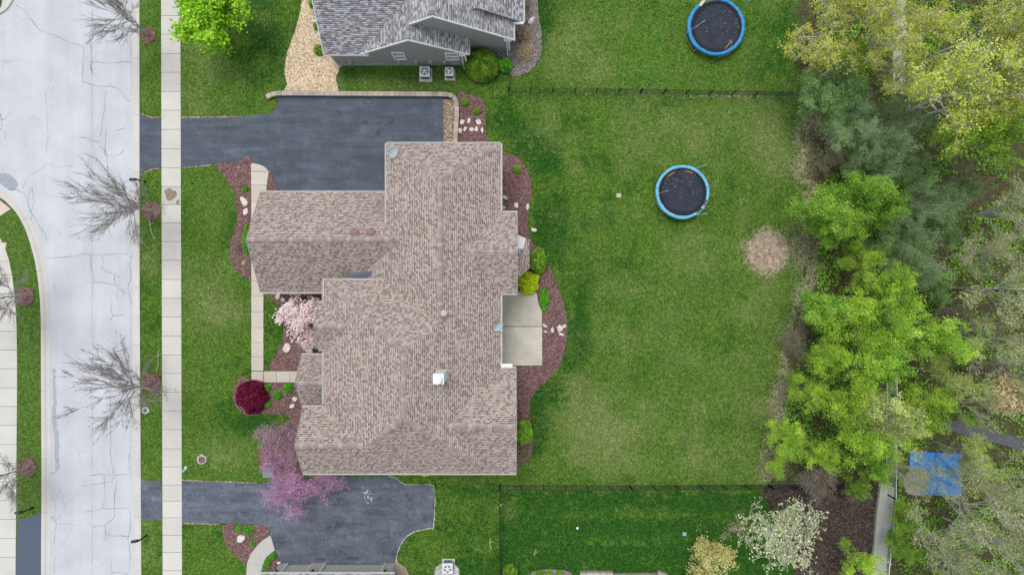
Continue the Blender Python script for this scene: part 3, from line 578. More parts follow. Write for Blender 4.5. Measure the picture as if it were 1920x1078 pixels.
# oil marks and patches
def spot(px, py, r, ring=False, sq=1.0, seed=0, mat=None, z=0.020, nm='driveway_stain'):
    rr = random.Random(seed+int(px)); n_ = 22; ph = [rr.uniform(0, 6.28) for _ in range(3)]
    rad = [r*(1+0.12*math.sin(2*t*0.2856+ph[0])+0.08*math.sin(5*t*0.2856+ph[1])+rr.uniform(-.05, .05)) for t in range(n_)]
    pt = lambda k, t: W(px+rad[t]*k*math.cos(t*0.2856), py+rad[t]*k*sq*math.sin(t*0.2856), z)
    b = MB()
    if ring:
        for t in range(n_): u = (t+1) % n_; b.quad(pt(1, t), pt(0.8, t), pt(0.8, u), pt(1, u))
    else: b.prism([pt(1, t).xy[:] for t in range(n_)], z, z, side=False)
    o = b.build(nm, mat or M_oil); o['kind'] = 'structure'
for a in [(691, 191, 10, True, 0.5), (635, 211, 5.5, False, 0.6), (706, 211, 4, True, 0.8), (722, 210, 4, True, 0.8), (685, 230, 5, False, 0.8), (735, 229, 5.5, False, 1.0), (709, 249, 5.5, False, 0.75), (805, 230, 7.5, True, 0.95), (806, 196, 5, True, 1.5), (776, 247, 5, True, 0.6)]: spot(*a)
for a in [(770, 963, 8, True, 1.6), (797, 973, 6, False, 1.2), (700, 962, 6, False, .8), (713, 964, 7, False, .6), (769, 936, 6, False, .6), (711, 935, 5, False, .9), (762, 928, 4, False, 1), (600, 1048, 12, False, 0.3), (660, 1046, 14, False, 0.3)]: spot(*a, mat=plain('drive_dark_mark', (0.065, 0.075, 0.10), 0.8, 0.3, 14))
rr = random.Random(4); b = MB()
for i in range(42):
    t = rr.gauss(0, 1); cx, cy, r = 690+6*t+rr.gauss(0, 5), 928+5*t+rr.gauss(0, 5), rr.uniform(0.5, 1.7)
    b.prism([W(cx+r*math.cos(k)*rr.uniform(.6, 1.2), cy+r*math.sin(k)*rr.uniform(.6, 1.2), 0.02).xy[:] for k in (0, 1, 2, 3, 4, 5)], 0.0205+i*1e-5, 0.0205+i*1e-5, side=False)
b.build('paint_spill', plain('spilt_paint', (0.42, 0.45, 0.47), 0.9, 0.1, 9))['kind'] = 'structure'
sheet('road_patch', [(-12, 326), (0, 325), (10, 325), (18, 328), (26, 334), (32, 341), (33, 349), (28, 355), (19, 357), (10, 352), (0, 345), (-12, 340)], -0.094, M_stain, smooth=3)
rr = random.Random(6)
for (xa, ya, yb, w0) in ((101, 690, 885, 6), (105, 810, 880, 4), (97, 760, 815, 4)):
    L_ = [(xa + 5*(y-690)/190 - w0*rr.uniform(.2, .6), y) for y in range(ya, yb, 4)]; Rr = [(xa + 5*(y-690)/190 + w0*rr.uniform(.1, .8), y) for y in range(ya, yb, 4)]
    sheet('road_stain', L_+Rr[::-1], -0.0945-xa*1e-6, plain('damp_stain', (0.335, 0.35, 0.375), 0.9, 0.2, 9))
sheet('sidewalk_stain', wob([(309, 358), (313, 355), (319, 353), (324, 357), (330, 359), (331, 365), (327, 372), (320, 376), (313, 373), (310, 367)], 1.2), 0.024, plain('rust_stain', (0.25, 0.19, 0.14), 0.9, 0.35, 9), smooth=3)
sheet('sidewalk_stain', wob([(331, 377), (335, 374), (336, 383), (330, 383)], 0.6), 0.0245, plain('rust_stain', (0.25, 0.19, 0.14), 0.9, 0.35, 9), smooth=2)
# road cracks, each a thin broken ribbon
CR = [
 [(28, 9), (45, 20), (55, 31), (64, 45), (72, 55), (85, 61), (97, 64), (110, 71), (125, 78), (140, 83), (155, 88), (158, 95), (156, 115), (155, 140), (155, 165)], [(146, 3), (160, 6), (176, 10), (185, 16)],
 [(168, 117), (185, 117), (200, 119), (218, 118), (240, 116), (246, 120)], [(168, 120), (170, 130), (178, 142)], [(155, 153), (170, 159), (190, 163), (208, 162), (225, 168), (232, 178), (236, 187), (245, 190)],
 [(200, 168), (197, 185), (197, 205), (192, 222), (190, 245), (188, 255)], [(200, 243), (198, 260), (197, 275), (200, 295), (203, 330), (201, 360), (200, 400), (203, 425), (207, 440), (212, 445)],
 [(150, 258), (160, 258), (170, 263), (182, 266), (190, 270)], [(217, 247), (226, 243), (236, 240)], [(0, 225), (10, 224), (12, 220), (22, 209)], [(0, 240), (8, 246), (11, 252), (9, 262)], [(0, 212), (4, 232), (0, 246)],
 [(183, 272), (195, 280), (196, 290), (215, 293), (225, 290), (232, 282)], [(18, 357), (30, 356), (45, 363), (52, 375), (54, 390), (58, 400), (67, 412), (74, 425), (85, 440), (88, 455)], [(52, 375), (58, 352)], [(58, 398), (64, 380), (60, 351)],
 [(83, 483), (97, 484), (115, 483), (140, 480), (155, 476), (172, 478), (205, 477), (242, 476)], [(246, 476), (244, 500), (246, 520), (240, 538)], [(170, 480), (170, 505), (178, 528)],
 [(168, 530), (195, 530), (215, 534), (230, 545), (238, 552)], [(190, 480), (195, 492), (190, 502), (200, 510), (215, 513), (226, 522)], [(215, 513), (214, 535)], [(210, 563), (208, 580), (212, 592), (205, 602)], [(212, 592), (225, 590), (235, 590)],
 [(220, 540), (218, 560)], [(230, 540), (232, 558)], [(241, 540), (246, 570)], [(216, 617), (220, 635), (218, 645)], [(173, 653), (205, 655), (222, 658), (235, 655), (246, 648)], [(208, 700), (207, 760), (208, 810), (207, 850), (209, 870), (214, 888)],
 [(164, 891), (176, 890), (188, 889), (205, 890), (218, 890), (243, 889)], [(218, 890), (208, 902), (190, 906), (170, 908), (152, 911)], [(195, 889), (195, 905), (197, 930)], [(220, 900), (215, 925), (214, 950), (216, 965), (212, 972), (200, 980), (196, 985), (172, 987)],
 [(160, 959), (175, 957), (192, 953), (215, 953), (245, 952)], [(196, 985), (198, 1000), (198, 1016)], [(198, 1000), (210, 1004), (225, 1004), (243, 1006)], [(244, 955), (244, 990), (240, 1010), (244, 1040), (243, 1065), (236, 1075)],
 [(93, 967), (100, 970), (106, 982), (103, 995), (97, 1000)], [(103, 995), (102, 1020)], [(93, 887), (110, 884)], [(210, 1074), (225, 1072), (240, 1076)], [(172, 150), (171, 100), (168, 60)], [(246, 390), (242, 420), (246, 450)], [(222, 648), (230, 640), (238, 628)], [(241, 850), (242, 870), (239, 884)]]
FC = [[(x, y) for y in range(-200, 1400, 40) for x in (172.5+0.6*math.sin(y*.05),)], [(92, 305), (75, 318), (58, 328), (47, 340), (42, 355)], [(92, 309), (105, 314), (137, 311)], [(85, 170), (90, 260), (86, 290)], [(100, 160), (102, 174)], [(106, 981), (125, 981), (150, 984)], [(100, 530), (104, 545)],
      [(197, 930), (193, 952)], [(108, 430), (113, 445)], [(160, 477), (158, 455), (185, 450)], [(94, 930), (104, 940), (104, 968)], [(95, 1035), (103, 1045), (102, 1075)], [(245, 570), (245, 900)], [(62, 400), (57, 410), (64, 430)], [(170, 285), (165, 310), (163, 320)], [(245, 20), (246, 180)], [(56, 225), (64, 218), (78, 230)], [(64, 218), (63, 210)]]
def crackset(lst, w0, mat, name, z, seed):
    rr = random.Random(seed); b = MB()
    for ln in lst:
        q = densify(ln, 3.0); kcut = max(1, int(math.hypot(ln[0][0]-ln[-1][0], ln[0][1]-ln[-1][1])/3.0)); q = q[:-kcut] + [ln[-1]]
        q = [(p[0]+rr.uniform(-.8, .8), p[1]+rr.uniform(-.8, .8)) for p in q]; P = [W(*p, z) for p in q]; N_ = len(P); pr = None; ph = rr.uniform(0, 9)
        for i in range(N_):
            d = (P[min(i+1, N_-1)]-P[max(i-1, 0)]); d = d.normalized() if d.length else Vector((1, 0, 0)); nr = Vector((-d.y, d.x, 0))
            w = w0*(0.35+0.65*abs(math.sin(i*0.21+ph)))*rr.uniform(.6, 1.3)*(0.3 if i in (0, N_-1) else 1)
            cur = (P[i]+nr*w/2, P[i]-nr*w/2)
            if pr: b.quad(pr[0], pr[1], cur[1], cur[0])
            pr = cur
    o = b.build(name, mat); o['kind'] = 'structure'
random.seed(9)
crackset(CR, 0.036, M_crack, 'road_cracks', -0.094, 2); crackset(FC, 0.03, M_crackf, 'road_cracks', -0.0935, 3)
crackset([[(519, 215), (526, 232), (533, 250), (537, 270), (538, 300)], [(500, 895), (500, 985)], [(538, 950), (600, 981), (680, 980)], [(607, 982), (606, 1014)], [(730, 985), (727, 1010)], [(407, 905), (407, 921)], [(454, 906), (452, 950)]], 0.03, M_oil, 'driveway_cracks', 0.0205, 5)
crackset([[(303, 651), (320, 645), (339, 643)]], 0.02, M_crackf, 'sidewalk_crack', 0.0245, 6)

# ------------------------------------------------------------------ beds, paths, patio
def bed(name, pts, mat, z=0.05, seed=1, dens=5, e=0.8, sm=4):
    KEEP_OUT.append(list(pts)); o = sheet(name, pts, z, mat, thick=z+0.01, edge=e, seed=seed, smooth=sm); return o
bed('mulch_bed', [(857, 180), (875, 177), (895, 181), (906, 190), (911, 205), (911, 240), (914, 258), (922, 275), (930, 300), (857, 300)], M_mulch, sm=3)
bed('mulch_bed', [(925, 286), (942, 286), (957, 289), (975, 300), (988, 318), (996, 340), (997, 365), (992, 390), (990, 410), (992, 440), (1002, 458), (1018, 480), (1035, 510), (1050, 545), (1060, 580), (1064, 610), (1061, 650), (1052, 680), (1035, 705), (1010, 728), (997, 745), (993, 762), (994, 785), (999, 820), (998, 845), (990, 862), (975, 872), (955, 876), (900, 870), (900, 600), (900, 300)], M_mulch)
bed('mulch_bed', [(402, 309), (415, 325), (430, 345), (441, 365), (444, 390), (443, 412), (440, 433), (433, 450), (431, 468), (434, 490), (445, 508), (460, 520), (472, 525), (474, 500), (474, 306), (440, 305.5)], M_mulch)
bed('mulch_bed', [(503, 318), (510, 330), (516, 345), (521, 362), (500, 372), (496, 350)], M_mulch, sm=2)
bed('mulch_bed', [(509, 548), (521, 572), (531, 610), (529, 640), (518, 665), (509, 697), (620, 697), (620, 548)], M_mulch, sm=3)
bed('mulch_bed', [(462, 704), (450, 708), (441, 722), (437, 745), (442, 762), (456, 775), (472, 779), (500, 776), (530, 777), (546, 786), (553, 805), (556, 840), (562, 870), (575, 885), (610, 885), (610, 714), (560, 716), (500, 716), (473, 714)], M_mulch)
bed('mulch_bed', [(484, 845), (500, 838), (530, 800), (545, 790), (560, 800), (575, 888), (530, 892), (496, 891), (486, 870)], M_mulch, z=0.03, e=2)
bed('mulch_bed', [(418, 984), (450, 982.5), (485, 984), (500, 990), (505, 1001), (485, 1019), (470, 1039), (463, 1056), (448, 1048), (430, 1030), (420, 1010)], M_mulch, sm=3)
bed('mulch_bed', [(513, 1030), (519, 1040), (524, 1058), (508, 1090), (489, 1090), (491, 1060), (500, 1042)], M_mulch, sm=3)
bed('gravel_bed', [(568, -60), (566, 0), (561, 30), (552, 62), (540, 96), (534, 132), (538, 158), (538, 175), (628, 175), (630, 150), (637, 128), (650, 100), (650, -60)], M_gravel, sm=3)
bed('mulch_bed', [(975, -60), (1003, -60), (1008, 0), (1010, 30), (1016, 68), (1014, 104), (1000, 128), (982, 139), (960, 143), (940, 125), (900, 118), (875, 118), (875, 90), (900, 60)], M_mulchg, sm=3)
bed('gravel_strip', [(832, 187), (849, 187), (853, 200), (852, 290), (832, 290)], M_gravelb, z=0.03, sm=0, e=0.3)
sheet('mulch_bed', [(1432, 914), (1470, 916), (1560, 912), (1652, 905), (1645, 960), (1640, 1020), (1632, 1100), (1500, 1110), (1490, 1070), (1482, 1040), (1468, 1010), (1450, 975), (1438, 940)], 0.04, M_mulchd, 0.05, edge=3, smooth=4)
bed('mulch_bed', [(995, 1078), (1004, 1070), (1030, 1067), (1058, 1069), (1075, 1080), (1070, 1120), (1000, 1120)], M_mulchg, sm=3)
for (cx, cy, r) in ((283, 395, 18), (283, 717, 18), (46, 556, 17), (51, 876, 17), (278, 66, 14)):
    bed('mulch_ring', [(cx+r*math.cos(k*0.5236), cy+r*1.03*math.sin(k*0.5236)) for k in range(12)], M_mulch, z=0.07, sm=3, e=1.2, seed=int(cy))
bed('gravel_ring', [(838+24*math.cos(k*0.5236), 1075+22*math.sin(k*0.5236)) for k in range(12)], M_gravelw, z=0.05, sm=3, e=1)
bed('soil_patch', [(741, 1058), (752, 1058), (768, 1078), (775, 1120), (741, 1120)], M_soil, z=0.02, e=1.5)
# grass inset between the front path and the bed
# front path: curved head at the drive, straight run, then east to the porch
yy = [306, 347, 379, 410, 440, 470, 500, 527, 555, 585, 614, 642, 669, 695]
px_e = [((471, a) if i else (471, 307), (494 if a > 380 else float(np.interp(a, [306, 318, 347, 380], [485, 503, 500, 497])), a), (471.5, c), (493.5 if c > 380 else float(np.interp(c, [306, 318, 347, 380], [485, 503, 500, 497])), c)) for i, (a, c) in enumerate(zip(yy[:-1], yy[1:]))]
px_e[0] = ((471, 322), (503.5, 322), (471, 347), (500, 347))
slabs('path', px_e + [((471.5, 696), (493, 696), (471.5, 716), (493, 716))], M_path, z=0.055, gap=0.02)
sheet('path', catmull([(471, 321.4), (471, 307.5), (482, 307.8), (492, 311), (499, 316), (503.3, 321.4)], False, 3), 0.055, M_path, 0.1)
b = MB()
for x0, x1 in ((494.2, 518), (518.6, 543), (543.6, 585)): b.prism(pxp([(x0, 696), (x1, 696), (x1, 716.5), (x0, 716.5)], 0.055), -0.05, 0.055, tone=random.random())
b.build('path', M_path)['kind'] = 'structure'
o = sheet('path', [(507, 1003), (494, 1011), (483, 1021), (470, 1038), (463, 1056), (461.5, 1078), (461, 1120), (490, 1120), (490, 1078), (492, 1060), (500, 1043), (515, 1031), (511, 1016)], 0.055, concrete('south_path_concrete', (0.47, 0.45, 0.42)), 0.1)
crackset([[(485, 1021), (495, 1033)], [(462, 1055), (491, 1058)]], 0.025, M_crackf, 'path_joint', 0.060, 8)
b = MB(); b.prism(pxp([(905, 547), (1005, 547), (1007, 555), (1010, 570), (1016, 584), (1016.5, 611.6), (905, 611.6)], 0.1), 0.0, 0.1, tone=0.35)
b.prism(pxp([(905, 612.8), (1016.5, 612.8), (1016.5, 685), (905, 685)], 0.1), 0.0, 0.1, tone=0.6)
b.build('patio', M_patio)['kind'] = 'structure'
crackset([[(975, 649), (990, 646), (1010, 650)]], 0.02, M_crackf, 'patio_crack', 0.104, 12)
# woodland paths
sheet('path', [(1652, 904), (1677, 914), (1672, 980), (1665, 1025), (1658, 1100), (1632, 1100), (1640, 1020), (1645, 960)], 0.30, M_pale, 0.3)
sheet('path', [(1673, -60), (1698, -60), (1699, 60), (1697, 168), (1674, 170), (1675, 60)], 0.12, M_pale, 0.12)
sheet('path', [(1775, 786), (1850, 801), (1925, 824), (2100, 870), (2100, 900), (1920, 846), (1850, 826), (1770, 804)], 0.03, plain('dark_path', (0.095, 0.095, 0.10), 0.9, 0.2, 4), 0.03, edge=1.5, smooth=2)

# ------------------------------------------------------------------ houses
def slope_shell(b, polys, t=0.16):
    """b collects closed shells: shingled top (slot 0), trim edge and soffit (slot 1)"""
    key = lambda v: (round(v.x, 4), round(v.y, 4), round(v.z, 4)); E = {}
    for p in polys:
        n = len(p)
        for i in range(n): E[(key(p[i]), key(p[(i+1) % n]))] = (p[i], p[(i+1) % n])
        b.add(p, [tuple(range(n))], 0); b.add([v - Vector((0, 0, t)) for v in p], [tuple(range(n-1, -1, -1))], 1)
    for (a, c), (va, vc) in E.items():
        if (c, a) not in E: b.add([va, va-Vector((0, 0, t)), vc-Vector((0, 0, t)), vc], [(0, 1, 2, 3)], 1)
def roof_polys(x0, x1, y0, y1, ze, zr, axis, h0=0, h1=0, rc=None):
    """plan units; axis 'x' ridge runs east-west, 'y' north-south (y grows southwards). h0/h1: hip run at the low/high end"""
    if axis == 'y':
        xm = rc if rc is not None else (x0+x1)/2
        A, B, C, D = Q(x0, y0, ze), Q(x1, y0, ze), Q(x1, y1, ze), Q(x0, y1, ze); R0, R1 = Q(xm, y0+h0, zr), Q(xm, y1-h1, zr)
        P = [[D, R1, R0, A][::-1], [B, R0, R1, C][::-1]]
        if h0: P.append([A, R0, B][::-1])
        if h1: P.append([C, R1, D][::-1])
    else:
        ym = rc if rc is not None else (y0+y1)/2
        A, B, C, D = Q(x0, y0, ze), Q(x1, y0, ze), Q(x1, y1, ze), Q(x0, y1, ze); R0, R1 = Q(x0+h0, ym, zr), Q(x1-h1, ym, zr)
        P = [[A, R0, R1, B][::-1], [C, R1, R0, D][::-1]]
        if h0: P.append([D, R0, A][::-1])
        if h1: P.append([B, R1, C][::-1])
    out = []
    for p in P:
        q = [Vector(v) for v in p]; nrm = (q[1]-q[0]).cross(q[2]-q[0])
        out.append(q if nrm.z > 0 else q[::-1])
    return out
def walls(b, x0, x1, y0, y1, ze, zr=None, axis=None, ins=9, z0=0.0, rc=None, mi=0):
    X0, X1, Y0, Y1 = x0+ins, x1-ins, y0+ins, y1-ins; zt = ze-0.17
    c = [Q(X0, Y0), Q(X1, Y0), Q(X1, Y1), Q(X0, Y1)]
    for i in range(4):
        a, d = c[i], c[(i+1) % 4]
        b.quad(Vector((a.x, a.y, z0)), Vector((a.x, a.y, zt)), Vector((d.x, d.y, zt)), Vector((d.x, d.y, z0)), mi)
    if axis:
        k = ins*(zr-ze)/((y1-y0)/2 if axis == 'x' else (x1-x0)/2)
        if axis == 'x':
            m = (Y0+Y1)/2
            for xx in (X0, X1): b.add([Q(xx, Y0, zt), Q(xx, Y1, zt), Q(xx, Y1, min(zt+k, zr)), Q(xx, m, zr-0.17), Q(xx, Y0, min(zt+k, zr))], [(0, 1, 2, 3, 4)], mi)
        else:
            m = (X0+X1)/2 if rc is None else rc
            for yy_ in (Y0, Y1): b.add([Q(X0, yy_, zt), Q(X1, yy_, zt), Q(X1, yy_, min(zt+k, zr)), Q(m, yy_, zr-0.17), Q(X0, yy_, min(zt+k, zr))], [(0, 1, 2, 3, 4)], mi)
def gutter(parent, a, c, out, mat=M_trim, w=0.10, brackets=True):
    """open trough along an eave; out: plan direction away from the roof"""
    a, c = Q(*a), Q(*c); d = (c-a).normalized(); o = Vector((out[0], -out[1], 0)); b = MB()
    pr = [(0.0, -0.16), (0.0, -0.01), (0.015, -0.01), (0.03, -0.11), (w-0.03, -0.11), (w-0.015, 0.0), (w, 0.0), (w, -0.08), (w-0.04, -0.16)]
    r0 = [a + o*(x+0.004) + Vector((0, 0, z)) for x, z in pr]; r1 = [c + o*(x+0.004) + Vector((0, 0, z)) for x, z in pr]; n = len(pr)
    b.add(r0+r1, [(i, (i+1) % n, n+(i+1) % n, n+i) for i in range(n)] + [tuple(range(n)), tuple(range(2*n-1, n-1, -1))])
    if brackets:
        k = int((c-a).length/0.8)
        for i in range(k): p = a + d*(0.4+i*0.8); b.tube(p + o*0.01 + Vector((0, 0, -0.02)), p + o*(w) + Vector((0, 0, -0.005)), 0.012, n=4)
    return b.build('gutter', mat, parent)
def rake(parent, pts, mat=M_white, w=0.05, out=(0, 0)):
    b = MB(); o = Vector((out[0], -out[1], 0))*w
    for a, c in zip(pts[:-1], pts[1:]):
        a, c = Q(*a)+o*0.1, Q(*c)+o*0.1; u = Vector((0, 0, 0.02)); l = Vector((0, 0, -0.2))
        b.add([a+u, c+u, c+u+o, a+u+o, a+l, c+l, c+l+o, a+l+o], [(0, 1, 2, 3), (7, 6, 5, 4), (0, 4, 5, 1), (1, 5, 6, 2), (2, 6, 7, 3), (3, 7, 4, 0)])
    return b.build('rake_trim', mat, parent)
def caps(b, a, c, w=0.17, step=0.27, lift=0.03):
    a, c = Q(*a), Q(*c); L = (c-a).length; d = (c-a).normalized(); s = d.cross(Vector((0, 0, 1))).normalized(); k = int(L/step)
    dz = 0.5*w if abs(d.z) < 0.05 else 0.35*w
    for i in range(k):
        p = a + d*(i*step); q = p + d*step*1.12; u0 = Vector((0, 0, lift)); u1 = Vector((0, 0, lift+0.012)); dn = Vector((0, 0, -dz))
        t = 0.85 if (i % 5 in (1,)) else random.uniform(0, 0.6)
        b.add([p+u1, q+u0, q+u0+s*w+dn, p+u1+s*w+dn, p+u1-s*w+dn, q+u0-s*w+dn], [(0, 1, 2, 3), (4, 5, 1, 0)], 0, t)
def window(parent, x, y, z0, z1, w, face='S'):
    """double-hung window on a wall facing south (y is the wall plane in plan units)"""
    b = MB(); p0 = Q(x, y); hw = w/2; sy_ = -1 if face == 'S' else 1
    def bx(m, xa, xb, za, zb, d0, d1): ya, yb = p0.y+sy_*d0, p0.y+sy_*d1; m.box(p0.x+xa, p0.x+xb, min(ya, yb), max(ya, yb), za, zb)
    for xa, xb, za, zb in ((-hw-.09, hw+.09, z1, z1+.1), (-hw-.09, hw+.09, z0-.09, z0), (-hw-.09, -hw, z0, z1), (hw, hw+.09, z0, z1), (-hw, hw, (z0+z1)/2-.03, (z0+z1)/2+.03)): bx(b, xa, xb, za, zb, 0.002, 0.07)
    for k in range(1, 4): bx(b, -hw+k*w/4-.012, -hw+k*w/4+.012, z0, (z0+z1)/2-.03, 0.004, 0.045); bx(b, -hw+k*w/4-.012, -hw+k*w/4+.012, (z0+z1)/2+.03, z1, 0.004, 0.045)
    f = b.build('window', M_white, parent); g = MB(); bx(g, -hw, hw, z0, z1, 0.001, 0.025); g.build('pane', M_glass, f); return f

# --- the brown-roofed house
hm = thing('house', 'large house under a brown shingled roof of many hips and gables between the two driveways', 'house', Q(-170, 100, 0))
ZE = 5.0; roof = MB(); random.seed(11)
RD = dict(N=(-214, -19, -245, 72, ZE, 7.37, 'y', 69, 0), A=(-115, 9, -128, 10, ZE, 6.46, 'x'), Sb=(-321, -19, -13, 316, ZE, 8.66, 'y', 115, 109),
          B=(-172, 7, 137, 316, ZE, 7.15, 'x'), C=(-356, -240, 203, 316, ZE, 6.85, 'x'), D=(-330, -262, 26, 105, ZE, 6.1, 'x'), G=(-446, -150, -169.4, 8.5, 2.9, 5.7, 'x'), P=(-373, -312, 119, 210, 3.0, 4.5, 'x'))
for k, a in RD.items():
    a = list(a)
    if k in 'ABCD': a[4] = ZE + 0.003*'ABCD'.index(k) + 0.002
    slope_shell(roof, roof_polys(*a))
zz = lambda x: 5+(x+214)*0.0242
slope_shell(roof, [[Q(-262, -5, zz(-262)), Q(-213, -5, zz(-213)), Q(-213, -95, zz(-213)), Q(-262, -95, zz(-262))]], 0.1)
slope_shell(roof, [[Q(-10, -92, 4.5), Q(11, -92, 4.4), Q(31, -84, 3.6), Q(31, -34, 3.6), Q(11, -16, 4.4), Q(-10, -14, 4.5)][::-1]], 0.12)
rf = roof.build('roof', [M_shing, M_white], hm, uv=True)
wl_ = MB()
walls(wl_, -214, -19, -245, 100, ZE); walls(wl_, -115, 9, -128, 10, ZE, 6.46, 'x'); walls(wl_, -321, -19.3, -13, 316, ZE); walls(wl_, -172, 7, 137, 316, ZE-.004, 7.15, 'x', ins=9.8); walls(wl_, -356, -240, 203, 316, ZE-.008, 6.85, 'x', ins=9.4)
walls(wl_, -330, -262, 26, 105, ZE, 6.1, 'x', ins=6); walls(wl_, -446, -150, -169.4, 8.5, 2.9, 5.7, 'x')
wl_.box(Q(0, 0).x, Q(24, 0).x, Q(0, -36).y, Q(0, -82).y, 0, 3.5)
wl_.build('wall', M_sidet, hm)
for xw in (-290, -215, -120, -45): window(hm, xw, 307, 1.0, 2.3, 1.0)
for x, y in ((-366, 126), (-366, 203)):
    b = MB(); p = Q(x, y); b.box(p.x-.12, p.x+.12, p.y-.12, p.y+.12, 0, 2.85); b.box(p.x-.17, p.x+.17, p.y-.17, p.y+.17, 0, .25); b.build('porch_post', M_white, hm)
for a, c in (((-445, -80.5, 5.7), (-195, -80.5, 5.7)), ((-116.5, -176, 7.37), (-116.5, 57, 7.37)), ((-211, -243, 5.05), (-116.5, -176, 7.37)), ((-22, -243, 5.05), (-116.5, -176, 7.37)), ((8, -59, 6.46), (-77, -59, 6.46)), ((-171, 102, 8.66), (-171, 207, 8.66)),
             ((-318, -11, 5.05), (-171, 102, 8.66)), ((-124, 66, 7.37), (-171, 102, 8.66)), ((-24, 314, 5.05), (-171, 207, 8.66)), ((-243, 260, 6.8), (-171, 207, 8.66)), ((6, 226.5, 7.15), (-112, 226.5, 7.15)), ((-355, 259.5, 6.86), (-243, 259.5, 6.86)), ((-329, 65.5, 6.1), (-274, 65.5, 6.1)), ((-372, 164.5, 4.5), (-322, 164.5, 4.5))): cp = MB(); caps(cp, a, c); cp.build('ridge_cap', M_cap, hm)
for a, c, o in (((-214, -245, ZE), (-214, -108, ZE), (-1, 0)), ((-214, -245, ZE), (-19, -245, ZE), (0, -1)), ((-19, -245, ZE), (-19, -129, ZE), (1, 0)), ((-19, -128, ZE), (9, -128, ZE), (0, -1)), ((-19, 10, ZE), (9, 10, ZE), (0, 1)), ((-19, 13, ZE), (-19, 134, ZE), (1, 0)),
                ((-20, 137, ZE), (7, 137, ZE), (0, -1)), ((-356, 316, ZE), (7, 316, ZE), (0, 1)), ((-356, 203, ZE), (-322, 203, ZE), (0, -1)), ((-321, -13, ZE), (-321, 24, ZE), (-1, 0)), ((-321, 108, ZE), (-321, 199, ZE), (-1, 0)), ((-330, 26, ZE), (-322, 26, ZE), (0, -1)), ((-330, 105, ZE), (-323, 105, ZE), (0, 1)),
                ((-321, -13, ZE), (-215, -13, ZE), (0, -1)), ((-446, -169.4, 2.9), (-218, -169.4, 2.9), (0, -1)), ((-446, 8.5, 2.9), (-324, 8.5, 2.9), (0, 1)), ((-373, 119, 3.0), (-325, 119, 3.0), (0, -1)), ((-373, 210, 3.0), (-357, 210, 3.0), (0, 1))): gutter(hm, a, c, o)
for pts, o in (([(-446, -169.4, 2.9), (-446, -80.5, 5.7), (-446, 8.5, 2.9)], (-1, 0)), ([(9, -128, 5), (9, -59, 6.46), (9, 10, 5)], (1, 0)), ([(7, 137, 5), (7, 226.5, 7.15), (7, 316, 5)], (1, 0)), ([(-356, 203, 5), (-356, 259.5, 6.86), (-356, 316, 5)], (-1, 0)), ([(-330, 26, 5), (-330, 65.5, 6.1), (-330, 105, 5)], (-1, 0)), ([(-373, 119, 3), (-373, 164.5, 4.5), (-373, 210, 3)], (-1, 0))): rake(hm, pts, out=o, mat=M_cap, w=0.03)
b = MB(); b.add([Q(-294, -14, 4.03), Q(-294, -18, 4.03), Q(-258, -28.5, 4.07), Q(-243, -28, 4.5), Q(-243, -14, 4.06)], [(0, 1, 2, 3, 4)]); b.tube(Q(-272, -13, 4.12), Q(-272, -25, 4.12), .02, n=5); b.build('flashing', M_flash, hm)
b = MB(); b.add([Q(-340, 206, 3.25), Q(-322, 196, 3.5), Q(-321.5, 206, 3.5)], [(0, 1, 2)]); b.build('flashing', M_flash, hm)
# white return at the patio corner, garage doors facing the drive
b = MB(); p = Q(-23, 138); b.box(p.x, p.x+1.0, p.y+0.02, p.y+0.34, 4.78, 4.94); b.build('rake_trim', M_white, hm)
for xa, xb in ((-432, -330), (-318, -226)):
    b = MB(); y = Q(0, -161).y
    for k in range(4): b.box(Q(xa, 0).x, Q(xb, 0).x, y, y+.05-.004*k, .02+.56*k, .02+.56*(k+1)-.015)
    b.build('garage_door', M_white, hm)
b = MB(); p = Q(-23, 60); b.box(p.x-.55, p.x-.33, p.y-1.0, p.y+1.0, 0.12, 2.2); b.build('patio_door', M_white, hm)
# chimney chase with cap and flue, roof vents, vent pipe
ch = MB(); p = Q(-113, 140); ch.box(p.x-.33, p.x+.33, p.y-.31, p.y+.31, 6.2, 9.75); ch.box(p.x-.36, p.x+.36, p.y-.34, p.y+.34, 9.75, 9.85)
cho = ch.build('chimney', plain('white_chimney', (0.62, 0.66, 0.68), 0.5, 0.04, 3), hm)
b = MB(); b.lathe((p.x-.04, p.y-.06, 9.85), [(.16, 0), (.16, .22), (.26, .24), (.27, .30), (.22, .34), (.02, .36)], 20); b.build('flue_cap', M_white, cho)
for x in (-266, -238):
    b = MB(); q = Q(x, -92.5, 5.32); b.lathe(q, [(.16, -.25), (.17, .06), (.31, .07), (.33, .11), (.27, .17), (.12, .21), (.02, .22)], 22); b.build('roof_vent', M_rust, hm)
b = MB(); q = Q(-110, 41.5, 7.2); b.lathe(q, [(.2, 0), (.19, .05), (.09, .1), (.085, .4), (.19, .42), (.2, .48), (.02, .52)], 18); b.build('vent_pipe', M_pink, hm)
